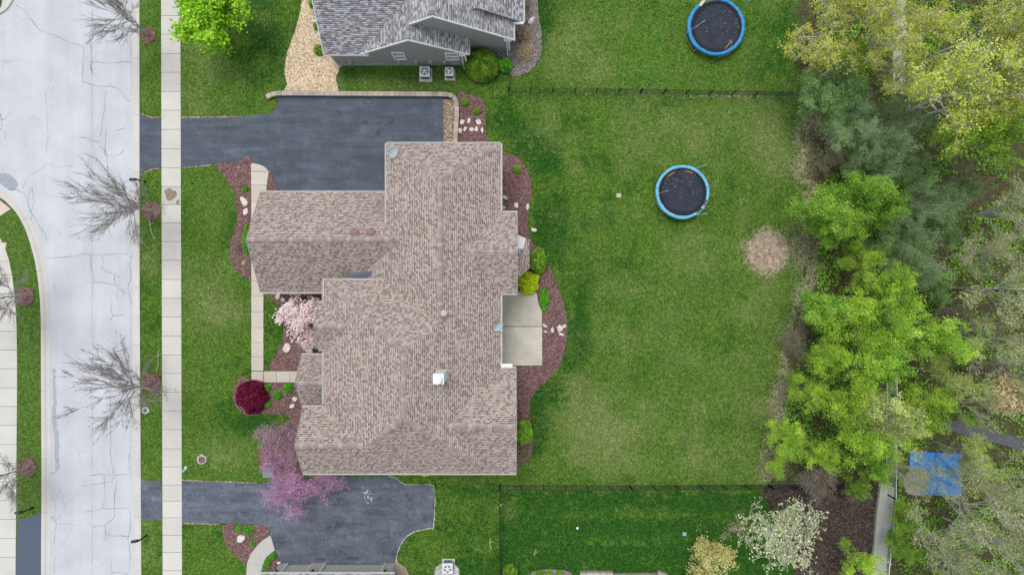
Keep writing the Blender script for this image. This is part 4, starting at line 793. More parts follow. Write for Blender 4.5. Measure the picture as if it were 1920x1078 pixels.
def dish(p, az, label):
    o = thing('satellite_dish', label, 'satellite dish', p); m = MB(); d = Vector((math.cos(az)*.8, math.sin(az)*.8, .62)).normalized(); c = Vector(p)+Vector((0, 0, .55)); u = d.orthogonal().normalized(); w = d.cross(u)
    n_ = 22; rings = [(0.0, 0.0), (.16, .012), (.32, .05), (.40, .085)]
    vs = [c] ; fs = []
    for r, z in rings[1:]: vs += [c + d*z + (u*math.cos(t*6.2832/n_)+w*math.sin(t*6.2832/n_))*r for t in range(n_)]
    fs += [(0, 1+t, 1+(t+1) % n_) for t in range(n_)] + [(1+k*n_+t, 1+(k+1)*n_+t, 1+(k+1)*n_+(t+1) % n_, 1+k*n_+(t+1) % n_) for k in (0, 1) for t in range(n_)]
    m.add(vs, fs); m.add([v-d*.012 for v in vs], [f[::-1] for f in fs]); m.build('reflector', M_dish, o, smooth=True)
    a = MB(); f = c + d*.5 - Vector((0, 0, .12)); a.tube(c-d*.02-Vector((0, 0, .33)), f, .016, n=6); a.tube(f-u*.09, f+u*.09, .035, n=6); a.tube(f, f+(c-f).normalized()*.1, .03, n=6); a.build('feed_arm', M_dish, o)
    a = MB(); a.tube(Vector(p)-Vector((0, 0, .2)), c-d*.03, .028, n=7); a.tube(Vector(p)+Vector((.3, .1, -.2)), Vector(p)+Vector((0, 0, .3)), .012, n=5); a.tube(Vector(p)+Vector((-.25, .25, -.15)), Vector(p)+Vector((0, 0, .3)), .012, n=5); a.build('mast', M_steel, o)
dish(Q(-200, -226, 5.35), R(-35), 'grey satellite dish at the top corner of the brown roof above the driveway')
dish(Q(-24, 65, 5.05), R(-45), 'grey satellite dish on the roof edge over the patio')

# --- the grey-roofed house to the north
hn = thing('house', 'grey sided house with a grey shingled roof and two gables above the golden gravel', 'house', Q(-170, -500, 0))
r2 = MB(); random.seed(12)
slope_shell(r2, [[Q(-334, -413, 2.9), Q(-271, -413, 2.9), Q(-174, -484.3, 5.9), Q(-174, -510, 6.98), Q(-334, -510, 6.98)], [Q(-334, -510, 6.98), Q(-174, -510, 6.98), Q(-174, -607, 2.9), Q(-334, -607, 2.9)]]); slope_shell(r2, roof_polys(-271, -77, -560, -414, 2.904, 5.9, 'y')); slope_shell(r2, roof_polys(-262, 3, -640, -440, 2.908, 7.35, 'y'))
slope_shell(r2, roof_polys(-140, 20.5, -660, -471, 2.9, 5.6, 'y', 0, 0)); slope_shell(r2, roof_polys(-352, -320, -560, -476, 2.7, 3.3, 'x'))
r2.build('roof', [M_shingg, M_white], hn, uv=True)
w2 = MB(); 
def gablewall(b, x0, x1, y, z0, ze, xr, zr):
    b.add([Q(x0, y, z0), Q(x1, y, z0), Q(x1, y, ze), Q(xr, y, zr), Q(x0, y, ze)], [(0, 1, 2, 3, 4)])
s1 = (5.9-2.9)/97; gablewall(w2, -262, -84, -416, 0.35, 2.74+s1*7, -174, 5.72)
b0 = [Q(-326, -416, .35), Q(-262.01, -416, .35), Q(-262.01, -416, 2.74), Q(-326, -416, 2.74)]; w2.add(b0, [(0, 1, 2, 3)])
w2.quad(Q(-326, -416, .35), Q(-326, -416, 2.74), Q(-326, -600, 2.74), Q(-326, -600, .35)); w2.quad(Q(-84, -416, .35), Q(-84, -416, 2.9), Q(-84, -442, 2.9), Q(-84, -442, .35))
s2 = (7.35-2.9)/132.5; gablewall(w2, -254, -5, -442, 0.35, 2.74+s2*8, -129.5, 7.17)
w2.quad(Q(-5, -442, .35), Q(-5, -442, 2.8), Q(-5, -476, 2.8), Q(-5, -476, .35)); w2.quad(Q(-5, -476, .35), Q(-5, -476, 2.8), Q(12, -476, 2.8), Q(12, -476, .35)); w2.quad(Q(12, -476, .35), Q(12, -476, 2.8), Q(12, -650, 2.8), Q(12, -650, .35))
w2.build('wall', M_sideg, hn)
b = MB()
for a, c in (((-326.2, -416), (-84, -416)), ((-84, -416), (-84, -442)), ((-84, -442), (-5, -442)), ((-5, -442), (-5, -476)), ((-326.2, -416), (-326.2, -600))):
    a, c = Q(*a), Q(*c); b.box(min(a.x, c.x)-.02, max(a.x, c.x)+.02, min(a.y, c.y)-.02, max(a.y, c.y)+.02, 0, .35)
b.build('foundation', M_fnd, hn)
for x, y in ((-326, -416), (-84, -416), (-5, -442)):
    b = MB(); p = Q(x, y); b.box(p.x-.06, p.x+.06, p.y-.07, p.y+.05, .2, 2.75); b.build('corner_board', M_white, hn)
for x, y in ((-90, -414), (-9, -440)):
    b = MB(); p = Q(x, y); b.path([p+Vector((.1, -.05, 2.75)), p+Vector((0, -.02, 2.4)), p+Vector((0, -.02, .15)), p+Vector((.05, -.25, .08))], .05, 6); b.build('downspout', M_white, hn)
gutter(hn, (-334, -413, 2.9), (-264, -413, 2.9), (0, 1)); gutter(hn, (3, -474, 2.9), (3, -438, 2.9), (1, 0)); gutter(hn, (20.5, -660, 2.9), (20.5, -471, 2.9), (1, 0)); gutter(hn, (-77, -438, 2.9), (-77, -413, 2.9), (1, 0))
rake(hn, [(-271, -414, 2.9), (-174, -414, 5.9), (-77, -414, 2.9)], out=(0, 1), w=.05); rake(hn, [(-190, -440, 2.9+(262-190)*s2), (-129.5, -440, 7.35), (3, -440, 2.9)], out=(0, 1), w=.05)
rake(hn, [(3, -471, 2.9), (20.5, -471, 2.9)], out=(0, 1), w=.14); rake(hn, [(-334, -413, 2.9), (-334, -510, 6.98)], out=(-1, 0), w=.05); rake(hn, [(-352, -476, 2.7), (-336, -476, 2.7)], out=(0, 1), w=.1)
b = MB(); p = Q(-263, -411.5); b.box(p.x-.1, p.x+.35, p.y-.02, p.y+.25, 2.68, 2.93); b.build('gutter', M_white, hn)
b = MB(); p = Q(-86, -411.5); b.box(p.x-.35, p.x+.1, p.y-.02, p.y+.25, 2.70, 2.95); b.build('gutter', M_white, hn)
b = MB(); p = Q(-3, -438); b.box(p.x-.5, p.x+.1, p.y-.02, p.y+.25, 2.70, 2.95); b.build('gutter', M_white, hn)
cp = MB(); caps(cp, (-129.5, -442, 7.37), (-129.5, -640, 7.37), w=.2); cp.build('ridge_cap', M_capg, hn); cp = MB(); caps(cp, (-174, -415, 5.92), (-174, -452, 5.92), w=.14); cp.build('ridge_cap', M_capg, hn)
window(hn, -203, -416, 1.55, 2.95, 0.75); window(hn, -108, -416, 1.45, 2.85, 0.8)
for x in (-245, -197, -158, -108):
    b = MB(); p = Q(x, -416); b.box(p.x-.42, p.x+.42, p.y-.035, p.y, .12, .55); b.box(p.x-.36, p.x+.36, p.y-.05, p.y-.03, .18, .48); b.build('foundation_vent', M_fnd, hn)
for x in (-298, -208, -150, -124, -177):
    b = MB(); p = Q(x, -416); b.box(p.x-.13, p.x+.13, p.y-.14, p.y, .8, 1.15); b.tube(p+Vector((0, -.06, .8)), p+Vector((0, -.06, .1)), .03, n=6); b.build('utility_box', M_steel, hn)

# --- the house at the bottom with garage doors
hs_ = thing('house', 'grey sided house at the bottom edge with pale garage doors onto the worn driveway', 'house', Q(-330, 600, 0))
r3 = MB(); slope_shell(r3, roof_polys(-446, -209, 508, 760, 2.8, 5.8, 'y', 110, 110)); r3.build('roof', [M_shingg, M_white], hs_, uv=True)
b = MB(); y0, y1 = Q(0, 520).y, Q(0, 516).y
for xa, xb in ((-434, -420), (-373, -350), (-238, -219)): b.box(Q(xa, 0).x, Q(xb, 0).x, y0-.1, y1, 0, 2.62)
b.box(Q(-434, 0).x, Q(-219, 0).x, y0-.1, y1-.012, 2.3, 2.63); b.box(Q(-434, 0).x, Q(-219, 0).x, Q(0, 750).y, y0-.12, 0, 2.6); b.build('wall', M_sidel, hs_)
for xa, xb in ((-420.3, -419), (-374, -372.7), (-350.3, -349), (-239, -237.7)): b = MB(); b.box(Q(xa, 0).x, Q(xb, 0).x, y0, y1+.03, 0, 2.34); b.build('door_trim', M_white, hs_)
for xa, xb in ((-419, -374), (-349, -239)):
    b = MB()
    for k in range(4): b.box(Q(xa, 0).x, Q(xb, 0).x, y0-.06, y0+.02-.004*(k % 2), .03+.57*k, .03+.57*(k+1)-.02)
    b.box(Q(xa, 0).x, Q(xb, 0).x, y0-.06, y0+.024, 0, .03); b.build('garage_door', M_door, hs_)
for x in (-427, -361, -230):
    b = MB(); p = Q(x, 516, 1.8); b.box(p.x-.06, p.x+.06, p.y, p.y+.05, 1.7, 2.0); b.tube(p+Vector((0, .16, -.12)), p+Vector((0, .16, .16)), .07, .09, 8); b.tube(p+Vector((0, .05, .1)), p+Vector((0, .16, .2)), .02, n=5); b.build('wall_lamp', M_black, hs_)
gutter(hs_, (-446, 508, 2.8), (-209, 508, 2.8), (0, -1))

# ------------------------------------------------------------------ things on the ground
def T_(M, vs): return [M @ Vector(v) for v in vs]
def stone(px, py, rx, ry, rot, label, group, seed, mat=None, h=0.09, name='flagstone', cat='stone'):
    r_ = random.Random(seed); n_ = 9; pts = []
    for k in range(n_):
        a = 6.2832*k/n_ + r_.uniform(-.25, .25); q = r_.uniform(.72, 1.12); x, y = rx*q*math.cos(a), ry*q*math.sin(a); pts.append((px+x*math.cos(rot)-y*math.sin(rot), py+x*math.sin(rot)+y*math.cos(rot)))
    P = pxp(pts, .06+h); b = MB(); c = Vector((sum(p[0] for p in P)/n_, sum(p[1] for p in P)/n_, 0)); m = len(P)
    if sum(P[i][0]*P[(i+1) % m][1]-P[(i+1) % m][0]*P[i][1] for i in range(m)) < 0: P = P[::-1]
    lay = [[Vector((p[0], p[1], 0.03)) for p in P], [Vector((p[0], p[1], .05+h*.6)) for p in P], [c+(Vector((p[0], p[1], 0))-c)*.86+Vector((0, 0, .06+h)) for p in P]]
    vs = sum(lay, [])+[c+Vector((0, 0, .065+h*r_.uniform(.95, 1.15)))]
    b.add(vs, [(k*m+i, k*m+(i+1) % m, (k+1)*m+(i+1) % m, (k+1)*m+i) for k in (0, 1) for i in range(m)] + [(2*m+i, 2*m+(i+1) % m, 3*m) for i in range(m)])
    o = b.build(name, mat or M_stone, loc=(c.x, c.y, 0)); return tag(o, label, cat, group)
g1 = 'pale flagstones in the mulch at the end of the driveway wall'
for i, (x, y, a, c, r, w) in enumerate([(866, 229, 5, 6, .3, 'first flagstone of the upper row, nearest the retaining wall'), (879, 227, 3.6, 6, .1, 'narrow second flagstone of the upper row past the retaining wall'), (897, 228, 6.5, 5.5, .4, 'broad last flagstone of the upper row, nearest the lawn'), (862, 245, 4.5, 5.5, -.4, 'first flagstone of the lower row, nearest the retaining wall'), (872, 242, 4, 5.5, .3, 'triangular second flagstone of the lower row'), (884, 243, 4.8, 5.5, -.5, 'middle flagstone of the lower row of five'), (893, 242, 4, 6.5, .2, 'fourth flagstone of the lower row, beside the last one'), (904, 244, 3, 7, -.1, 'slim last flagstone of the lower row, nearest the lawn')]): stone(x, y, a, c, r, w, g1, i+3)
g2 = 'pale flagstones in the mulch below the small round bush'
for i, (x, y, a, c, r, w) in enumerate([(947, 370, 6, 4, .5, 'upper flagstone tucked beside the brown roof edge'), (944, 389, 4, 4.5, .3, 'flagstone half under the corner of the brown roof'), (968, 386, 5.5, 6, .2, 'middle flagstone between the roof corner and the lawn'), (989, 388, 3.6, 8, .05, 'upright flagstone at the edge of the lawn east of the roof corner'), (1001, 431, 5.5, 4, .1, 'lone pale stone on the mulch edge beside the bay roof')]): stone(x, y, a, c, r, w, g2, i+20)
g3 = 'pale stepping stones off the patio'
for i, (x, y, a, c, r, w) in enumerate([(1022, 611, 5.5, 3, .5, 'thin stepping stone touching the patio edge'), (1023, 622, 4.5, 2.2, .2, 'small lower stepping stone beside the patio edge'), (1036, 619, 4, 6, -.2, 'curved stepping stone in the middle of the patio row'), (1050, 616, 6, 7.5, .2, 'largest stepping stone of the patio row'), (1058, 612, 4, 5, .4, 'outermost stepping stone of the patio row beside the lawn'), (1053, 627, 6, 3.5, .2, 'lowest stepping stone of the patio row')]): stone(x, y, a, c, r, w, g3, i+40)
g4 = 'pale rocks in the front beds'
for i, (x, y, a, c, r, w) in enumerate([(457, 378, 6, 11, -.5, 'long white rock in the mulch beside the front path'), (460, 397, 5.5, 8, .4, 'shorter white rock below the long one beside the front path'), (521, 555, 5.5, 7, .2, 'white rock above the pink magnolia under the garage eave'), (530, 562, 5, 5, .4, 'second white rock against the top of the pink magnolia'), (537, 652, 8, 9, .6, 'mottled rock in the mulch below the pink magnolia'), (552, 748, 6.5, 5, .2, 'tan rock in the bed beside the porch roof'), (547, 761, 6.5, 4.5, -.3, 'pale rock below the tan rock beside the porch roof'), (450, 1010, 9, 8.5, .2, 'large cream boulder in the mulch beside the curved path'), (522, 1055, 4, 2.5, -.2, 'small white stone at the corner of the bottom garage')]): stone(x, y, a, c, r, w, g4, i+60, h=.18 if i > 5 else .12, name='rock', cat='rock')
stone(996, 38, 6, 9, .5, 'white rock in the grey mulch beside the grey roofed house', 'pale rocks in the front beds', 90, h=.14, name='rock', cat='rock')
stone(476+11, 0+960+0, 0.1, 0.1, 0, '', None, 1) if False else None

# retaining wall of concrete blocks round the head of the driveway
wlp = catmull([(500, 182.5), (507, 178.5), (516, 176), (528, 175.5), (600, 175.8), (700, 176.5), (790, 177), (836, 177.5), (847, 179.5), (853, 185), (856, 195), (856.5, 215), (855, 240), (853.5, 275), (853, 300)], False, 6)
rw = MB(); acc = []; P = [W(*p, .3) for p in wlp]; tot = 0; pts_ = [P[0]]
for a, c in zip(P[:-1], P[1:]):
    L = (c-a).length; k = 0
    while tot + L - k >= 0.42: q = a + (c-a).normalized()*(0.42-tot+k); pts_.append(q); k += 0.42-tot; tot = 0
    tot += L-k
for i, (a, c) in enumerate(zip(pts_[:-1], pts_[1:])):
    d = (c-a).normalized(); a2, c2 = a+d*.008, c-d*.008; nrm = Vector((-d.y, d.x, 0)); 
    for (o0, o1, z0, z1) in ((-.17, .17, .30, .40), (-.13, .13, .02, .295)):
        vs = [a2+nrm*o0, c2+nrm*o0, c2+nrm*o1, a2+nrm*o1]; vs = [Vector((v.x, v.y, z)) for z in (z0, z1) for v in vs]
        rw.add(vs, [(3, 2, 1, 0), (4, 5, 6, 7), (0, 1, 5, 4), (1, 2, 6, 5), (2, 3, 7, 6), (3, 0, 4, 7)], 0, random.random())
tag(rw.build('retaining_wall', M_block, loc=W(680, 176)), 'low tan block retaining wall curving round the head of the driveway', 'retaining wall')
bw = MB()
for (xa, ya, xb, yb) in ((1088, 1073, 1150, 1073), (1150, 1078, 1234, 1077), (1234, 1071, 1252, 1076)):
    a, c = W(xa, ya, .4), W(xb, yb, .4); n_ = max(2, int((c-a).length/.45))
    for k in range(n_):
        p, q = a.lerp(c, k/n_), a.lerp(c, (k+.96)/n_); nr = Vector((0, -.42, 0)); bw.prism([p.xy[:], q.xy[:], (q+nr).xy[:], (p+nr).xy[:]], 0, .42)
tag(bw.build('garden_wall', M_block, loc=W(1160, 1075)), 'low tan stone garden wall at the bottom edge of the striped lawn', 'garden wall')

# fences
def picket_fence(name, label, pts, h, step, mat, panel, post=.05, bar=.016, cat='fence', rails=2, ptop=.1, group=None):
    o = thing(name, label, cat, pts[0]); 
    for a, c in zip(pts[:-1], pts[1:]):
        L = (c-a).length; d = (c-a).normalized(); n_ = max(1, round(L/panel))
        for i in range(n_):
            p, q = a+d*(L*i/n_), a+d*(L*(i+1)/n_); b = MB()
            zs = [h-.06, h-.22, .12][:rails+0] if rails == 3 else [h-.04, .12]
            for z in zs: b.tube(p+Vector((0, 0, z)), q+Vector((0, 0, z)), bar*1.5, n=4)
            k = int((q-p).length/step)
            for j in range(1, k): s = p.lerp(q, j/k); b.tube(s+Vector((0, 0, .06)), s+Vector((0, 0, h)), bar, n=4)
            b.build('fence_panel', mat, o)
            b = MB(); b.tube(p, p+Vector((0, 0, h+ptop)), post, n=4); b.tube(p+Vector((0, 0, h+ptop)), p+Vector((0, 0, h+ptop+.04)), post*1.3, post*.5, 4); b.build('fence_post', mat, o)
        b = MB(); b.tube(c, c+Vector((0, 0, h+ptop)), post, n=4); b.build('fence_post', mat, o)
    return o
picket_fence('metal_fence', 'black metal picket fence along the striped lawn with a return down to the bottom house', [W(938, 1110), W(937, 909), W(1180, 909.5), W(1440, 908), W(1600, 907)], 1.35, .115, M_fence, 1.78, bar=.017)
picket_fence('mesh_fence', 'black mesh fence between the upper trampoline lawn and the middle lawn', [W(955, 138), W(954, 172), W(1200, 175), W(1500, 181)], 1.15, .07, M_fence, 1.78, bar=.010)
picket_fence('white_fence', 'white picket fence running down through the wood beside the blue court', [W(1664, 560), W(1662, 760), W(1661, 925), W(1644, 1100)], 1.5, .13, M_white, 2.2, bar=.02)
picket_fence('white_fence', 'white rail fence running east out of the wood from the green trees', [W(1700, 538), W(1830, 540), W(2050, 546)], 1.5, .13, M_white, 2.2, bar=.026, cat='fence')

# trampolines
def trampoline(px, py, rpx, label, seed, padm, torn, poles, zr=.88):
    r_ = random.Random(seed); c = W(px, py, zr); c.z = 0; Rr = rpx*S*(H-zr)/H; o = thing('trampoline', label, 'trampoline', c, 'round blue trampolines')
    pt = lambda a, r, z: c+Vector((math.cos(a)*r, math.sin(a)*r, z))
    b = MB(); n_ = 48; b.add([c+Vector((0, 0, zr-.06))]+[pt(6.2832*k/n_, Rr*f, zr-.055+.02*f) for f in (.5, .83) for k in range(n_)], [(0, 1+k, 1+(k+1) % n_) for k in range(n_)]+[(1+k, 1+n_+k, 1+n_+(k+1) % n_, 1+(k+1) % n_) for k in range(n_)]); b.build('jumping_mat', M_mat, o)
    b = MB()
    for k in range(80): a = 6.2832*k/80; b.tube(pt(a, Rr*.83, zr-.04), pt(a, Rr*.97, zr-.03), .012, n=4)
    b.build('springs', M_steel, o)
    b = MB()
    for k in range(n_): b.tube(pt(6.2832*k/n_, Rr*.985, zr-.03), pt(6.2832*(k+1)/n_, Rr*.985, zr-.03), .03, n=6)
    b.build('frame_ring', M_steel, o)
    b = MB(); n2 = 96; pr = None; prt = None; tones = []
    for k in range(n2+1):
        a = 6.2832*k/n2; tn = any(t0 <= (a % 6.2832) <= t1 for t0, t1 in torn); wv = .012*math.sin(a*23+seed)+.008*math.sin(a*41); ri = Rr*(.885+.014*math.sin(a*2+seed)+.006*math.sin(a*13)); ro = Rr*(1.0+.006*math.sin(a*7))
        cur = None if tn else [pt(a, ri, zr-.02), pt(a, ri+.02, zr+.03+wv), pt(a, (ri+ro)/2, zr+.055+wv), pt(a, ro-.03, zr+.04), pt(a, ro+.01, zr-.02), pt(a, ro+.015, zr-.16)]
        if cur and pr:
            for i in range(5): b.quad(pr[i], pr[i+1], cur[i+1], cur[i], 0)
        pr = cur
    b.build('safety_pad', padm, o, smooth=True)
    b = MB(); pr = None                                  # fallen enclosure net slumped inside the rim
    for k in range(n2+1):
        a = 6.2832*k/n2; m = .5+.5*math.sin(a*1.0+seed)+.25*math.sin(a*3.1); w = .05+.16*max(0, m)
        cur = [pt(a, Rr*.885, zr+.045), pt(a, Rr*.86-w*.4, zr+.05+.03*math.sin(a*31)), pt(a, Rr*.83-w, zr-.03)]
        if pr:
            for i in range(2): b.quad(pr[i], pr[i+1], cur[i+1], cur[i])
        pr = cur
    b.build('enclosure_net', M_net, o)
    for k in range(4):
        a = .5+1.5708*k; b = MB(); p, q = pt(a-.33, Rr*1.0, 0.03), pt(a+.33, Rr*1.0, 0.03)
        b.path([pt(a-.33, Rr*.985, zr-.04), pt(a-.33, Rr*1.02, .35), p, q, pt(a+.33, Rr*1.02, .35), pt(a+.33, Rr*.985, zr-.04)], .024, 7); b.build('leg', M_steel, o)
    for (a, da, h, lean, bent) in poles:
        b = MB(); base = pt(a, Rr*1.02, .25); top = pt(a+da, Rr*lean, h); m_ = pt(a, Rr*1.03, zr+.15)
        if bent: m2 = pt(a+da*.5, Rr*(1+lean)/2, h*.85); b.path([base, m_, m2, top], .022, 7)
        else: b.path([base, m_, top], .02, 7)
        b.build('net_pole', M_steel if not bent else M_skyblue, o)
        b = MB(); b.tube(m_+(top-m_)*.85, top, .03, n=7); b.build('foam_sleeve', M_skyblue, o)
    return o
t1 = trampoline(1280, 360, 50.5, 'round trampoline with a faded blue torn pad in the middle of the brown house lawn', 3, M_bluel, [(5.35, 5.5), (5.75, 5.95)], [(3.25, -.05, 2.3, .70, False), (.22, .05, 2.5, 1.12, False), (1.05, -.15, 2.2, 1.15, True), (5.28, .18, 1.7, 1.14, True), (5.6, .05, 1.9, 1.0, False)])
t2 = trampoline(1343, 50, 54, 'larger round trampoline with a bright blue pad on the upper lawn at the top edge', 5, M_blue, [(1.75, 2.0)], [(3.35, -.1, 2.4, .58, False), (.55, .03, 2.6, 1.06, False), (5.15, .12, 1.8, .78, False)])
r_ = random.Random(4); b = MB(); c = W(1280, 360, .9)
for k in range(150):
    a = r_.choice((r_.gauss(2.15, .16), r_.gauss(1.25, .13))); q = r_.uniform(.74, .80)*50.5*S; p = c+Vector((math.cos(a)*q, math.sin(a)*q, r_.uniform(0, .04))); t = r_.uniform(0, 3); u = Vector((math.cos(t), math.sin(t), 0))*.03; w = Vector((-math.sin(t), math.cos(t), .3))*.022
    b.quad(p+u, p+w, p-u, p-w)
tag(b.build('dead_leaves', M_orange, loc=c), 'dead leaves caught against the net inside the middle trampoline', 'leaves', kind='stuff')
b = MB(); c = W(1316, 6, 1.0); b.prism([(c.x-.22, c.y-.22), (c.x-.05, c.y-.28), (c.x+.25, c.y+.12), (c.x+.16, c.y+.24), (c.x-.1, c.y+.1)], .96, 1.02); tag(b.build('board', plain('pale_board', (.5, .46, .42), .8, .2, 9), loc=c), 'pale broken board lying on the rim of the bright blue trampoline', 'board')
b = MB(); b.path([W(1359, 92, .9), W(1364, 87, .92), W(1371, 77, .93)], .02, 5); tag(b.build('stick', M_twig, loc=W(1364, 86, .9)), 'bare stick lying on the mat of the bright blue trampoline', 'stick')
# blue court with a grey apron, seen through the branches
b = MB(); b.prism(pxp([(1706, 846), (1804, 850), (1802, 930), (1702, 926)]), 0, .05); oc = b.build('sports_court', M_tarp, loc=W(1750, 890)); tag(oc, 'small blue play court with a grey half circle under the bare branches', 'court')
b = MB(); b.prism(pxp(catmull([(1703, 925), (1728, 926), (1738, 908), (1732, 888), (1716, 878), (1700, 886), (1693, 905)], True, 4)), .05, .056, side=False); b.build('grey_apron', M_pale, oc)

# condensers
def condenser(px, py, label, w, full, rot=0):
    c = W(px, py, .85); c.z = 0; o = thing('air_conditioner', label, 'air conditioner', c, 'air conditioning units'); M = Matrix.Translation(c) @ Matrix.Rotation(rot, 4, 'Z')
    b = MB(); b.box(-w*.62, w*.62, -w*.72, w*.58, 0, .08, M=M); b.build('pad', M_conc, o)
    b = MB(); b.bbox(-w/2, w/2, -w/2, w/2, .08, .82, .06, M=M); b.bbox(-w/2-.01, w/2+.01, -w/2-.01, w/2+.01, .74, .86, .07, M=M); b.build('casing', M_acw, o)
    b = MB()
    for s in (-1, 1):
        for k in range(7): b.box(-w*.4, w*.4, s*w*.5-.012, s*w*.5+.012, .16+k*.08, .20+k*.08, M=M); b.box(s*w*.5-.012, s*w*.5+.012, -w*.4, w*.4, .16+k*.08, .20+k*.08, M=M)
    b.build('grille', M_acd, o)
    b = MB(); b.lathe(c+Vector((0, 0, .862)), [(w*.38, 0), (w*.38, .012)], 26); b.build('fan_guard', M_acd, o)
    b = MB()
    for k in range(5 if full else 3):
        a = k*6.2832/(5 if full else 3)+.4; d = Vector((math.cos(a), math.sin(a), 0)); s = Vector((-d.y, d.x, 0)); z = Vector((0, 0, .88)); b.quad(c+z+d*.05-s*.04, c+z+d*w*.34-s*.07, c+z+d*w*.34+s*.06, c+z+d*.05+s*.03)
    b.lathe(c+Vector((0, 0, .875)), [(.10 if full else w*.2, 0), (.09 if full else w*.19, .03), (.02, .04)], 16); b.build('fan', M_acw, o)
    b = MB()
    for rr_ in (.16, .24, .32): 
        for k in range(20): a, a2 = 6.2832*k/20, 6.2832*(k+1)/20; b.tube(c+Vector((math.cos(a)*w*rr_*1.1, math.sin(a)*w*rr_*1.1, .90)), c+Vector((math.cos(a2)*w*rr_*1.1, math.sin(a2)*w*rr_*1.1, .90)), .006, n=4, cap=False)
    b.build('wire_guard', M_acw, o)
condenser(796, 134, 'grey air conditioner with dark fan blades on the slab below the grey gable', .80, True)
condenser(842, 134, 'paler air conditioner with a wide hub next to the round clipped bush', .66, False)
condenser(839, 1066, 'green grey air conditioner in a white gravel ring at the bottom edge', .80, True)

# mailboxes
def mailbox(px, py, label, ang):
    c = W(px, py, 0); o = thing('mailbox', label, 'mailbox', c, 'black mailboxes along the street'); d = Vector((math.cos(ang), math.sin(ang), 0)); s = Vector((-d.y, d.x, 0))
    b = MB(); b.tube(c, c+Vector((0, 0, 1.25)), .06, n=8); b.tube(c+Vector((0, 0, .0)), c+Vector((0, 0, .35)), .09, .08, 8); b.tube(c+Vector((0, 0, 1.25)), c+Vector((0, 0, 1.36)), .07, .01, 8); b.tube(c+Vector((0, 0, 1.0)), c+Vector((0, 0, 1.0))+d*.5, .035, n=6); b.tube(c+Vector((0, 0, .7)), c+Vector((0, 0, .98))+d*.3, .02, n=6); b.build('post', M_black, o)
    b = MB(); z0 = 1.03; q = c+d*.1; e = c+d*.56; prof = [(-.1, 0), (-.1, .14)]+[(-.1*math.cos(k*.5236), .14+.1*math.sin(k*.5236)) for k in range(1, 6)]+[(.1, .14), (.1, 0)]
    r0 = [q+s*x+Vector((0, 0, z0+z)) for x, z in prof]; r1 = [e+s*x+Vector((0, 0, z0+z)) for x, z in prof]; n_ = len(prof)
    b.add(r0+r1, [(i, (i+1) % n_, n_+(i+1) % n_, n_+i) for i in range(n_)]+[tuple(range(n_)), tuple(range(2*n_-1, n_-1, -1))]); bo = b.build('box', M_black, o)
    b = MB(); b.box(-.005, .005, -.02, .02, 0, .12, M=Matrix.Translation(q+d*.2+s*.11+Vector((0, 0, z0+.08)))); b.build('flag', plain('red_flag', (.4, .03, .03), .5), bo)
mailbox(272, 341, 'black mailbox on a post under the bare tree by the upper driveway', R(180))
mailbox(275, 1003, 'black mailbox on a post by the kerb below the lower driveway', R(190))
mailbox(62, 951, 'black mailbox on a post across the street above the dark side driveway', R(185))
# small covers, lids and boxes in the lawns
def lid(name, px, py, w, h, label, cat, mat, round_=False, frame=None):
    c = W(px, py); o = thing(name, label, cat, c); b = MB()
    if round_: b.lathe(c, [(w, 0), (w, h), (w*.9, h+.01), (.01, h+.012)], 20)
    else: b.bbox(c.x-w, c.x+w, c.y-w*.9, c.y+w*.9, 0, h, .03); b.box(c.x-w*.7, c.x+w*.7, c.y-.02, c.y+.02, h, h+.015)
    b.build('cover', mat, o)
    if frame:
        b = MB(); b.lathe(c, [(w*frame, 0), (w*frame, .05), (w*frame*.95, .06), (w*1.01, .062)], 24); b.build('collar', M_gravelw, o)
lid('manhole', 378.5, 861, .27, .07, 'round brown manhole cover in a pale ring on the front lawn', 'manhole cover', plain('manhole_brown', (.16, .10, .09), .8, .3, 12), True, 1.42)
lid('valve_cover', 273, 769, .16, .08, 'small round cover with a gravel collar near the lower street tree', 'valve cover', plain('valve_brown', (.14, .11, .10), .8, .3, 12), True, 1.8)
lid('drain_box', 1160, 367, .19, .10, 'small pale square drain cover in the middle lawn beside the trampoline', 'drain cover', plain('pale_lid', (.46, .44, .33), .7, .15, 8))
lid('sprinkler_box', 1283, 1000, .15, .14, 'small pale green utility lid in the striped lawn', 'utility cover', M_teal)
lid('white_marker', 1082.5, 989, .09, .10, 'tiny round white drain cap in the striped lawn', 'drain cap', M_white, True)
lid('white_marker', 939, 946, .06, .10, 'tiny white cap beside the fence return by the striped lawn', 'drain cap', M_white, True)
tb = thing('utility_cabinet', 'square grey green electrical cabinet beside the purple redbud', 'utility cabinet', W(506, 883, .5)-Vector((0, 0, .5)))
c = ORG[tb.name]; b = MB(); b.box(c.x-.55, c.x+.55, c.y-.52, c.y+.52, 0, .1); b.build('pad', M_conc, tb); b = MB(); b.bbox(c.x-.43, c.x+.43, c.y-.42, c.y+.42, .1, .78, .03); b.build('cabinet', M_green, tb); b = MB(); b.bbox(c.x-.45, c.x+.45, c.y-.44, c.y+.44, .78, .85, .03); b.build('lid', M_green, tb)
mk = thing('marker_post', 'pale green utility marker lying by the pavement above the lower driveway', 'utility marker', W(346, 881))
c = ORG[mk.name]; b = MB(); M = Matrix.Translation(c) @ Matrix.Rotation(R(40), 4, 'Z'); b.bbox(-.3, .3, -.07, .07, 0, .1, .02, M=M); b.build('marker', M_teal, mk); b = MB(); b.box(.1, .34, .08, .16, 0, .07, M=M); b.build('tag', M_white, mk)
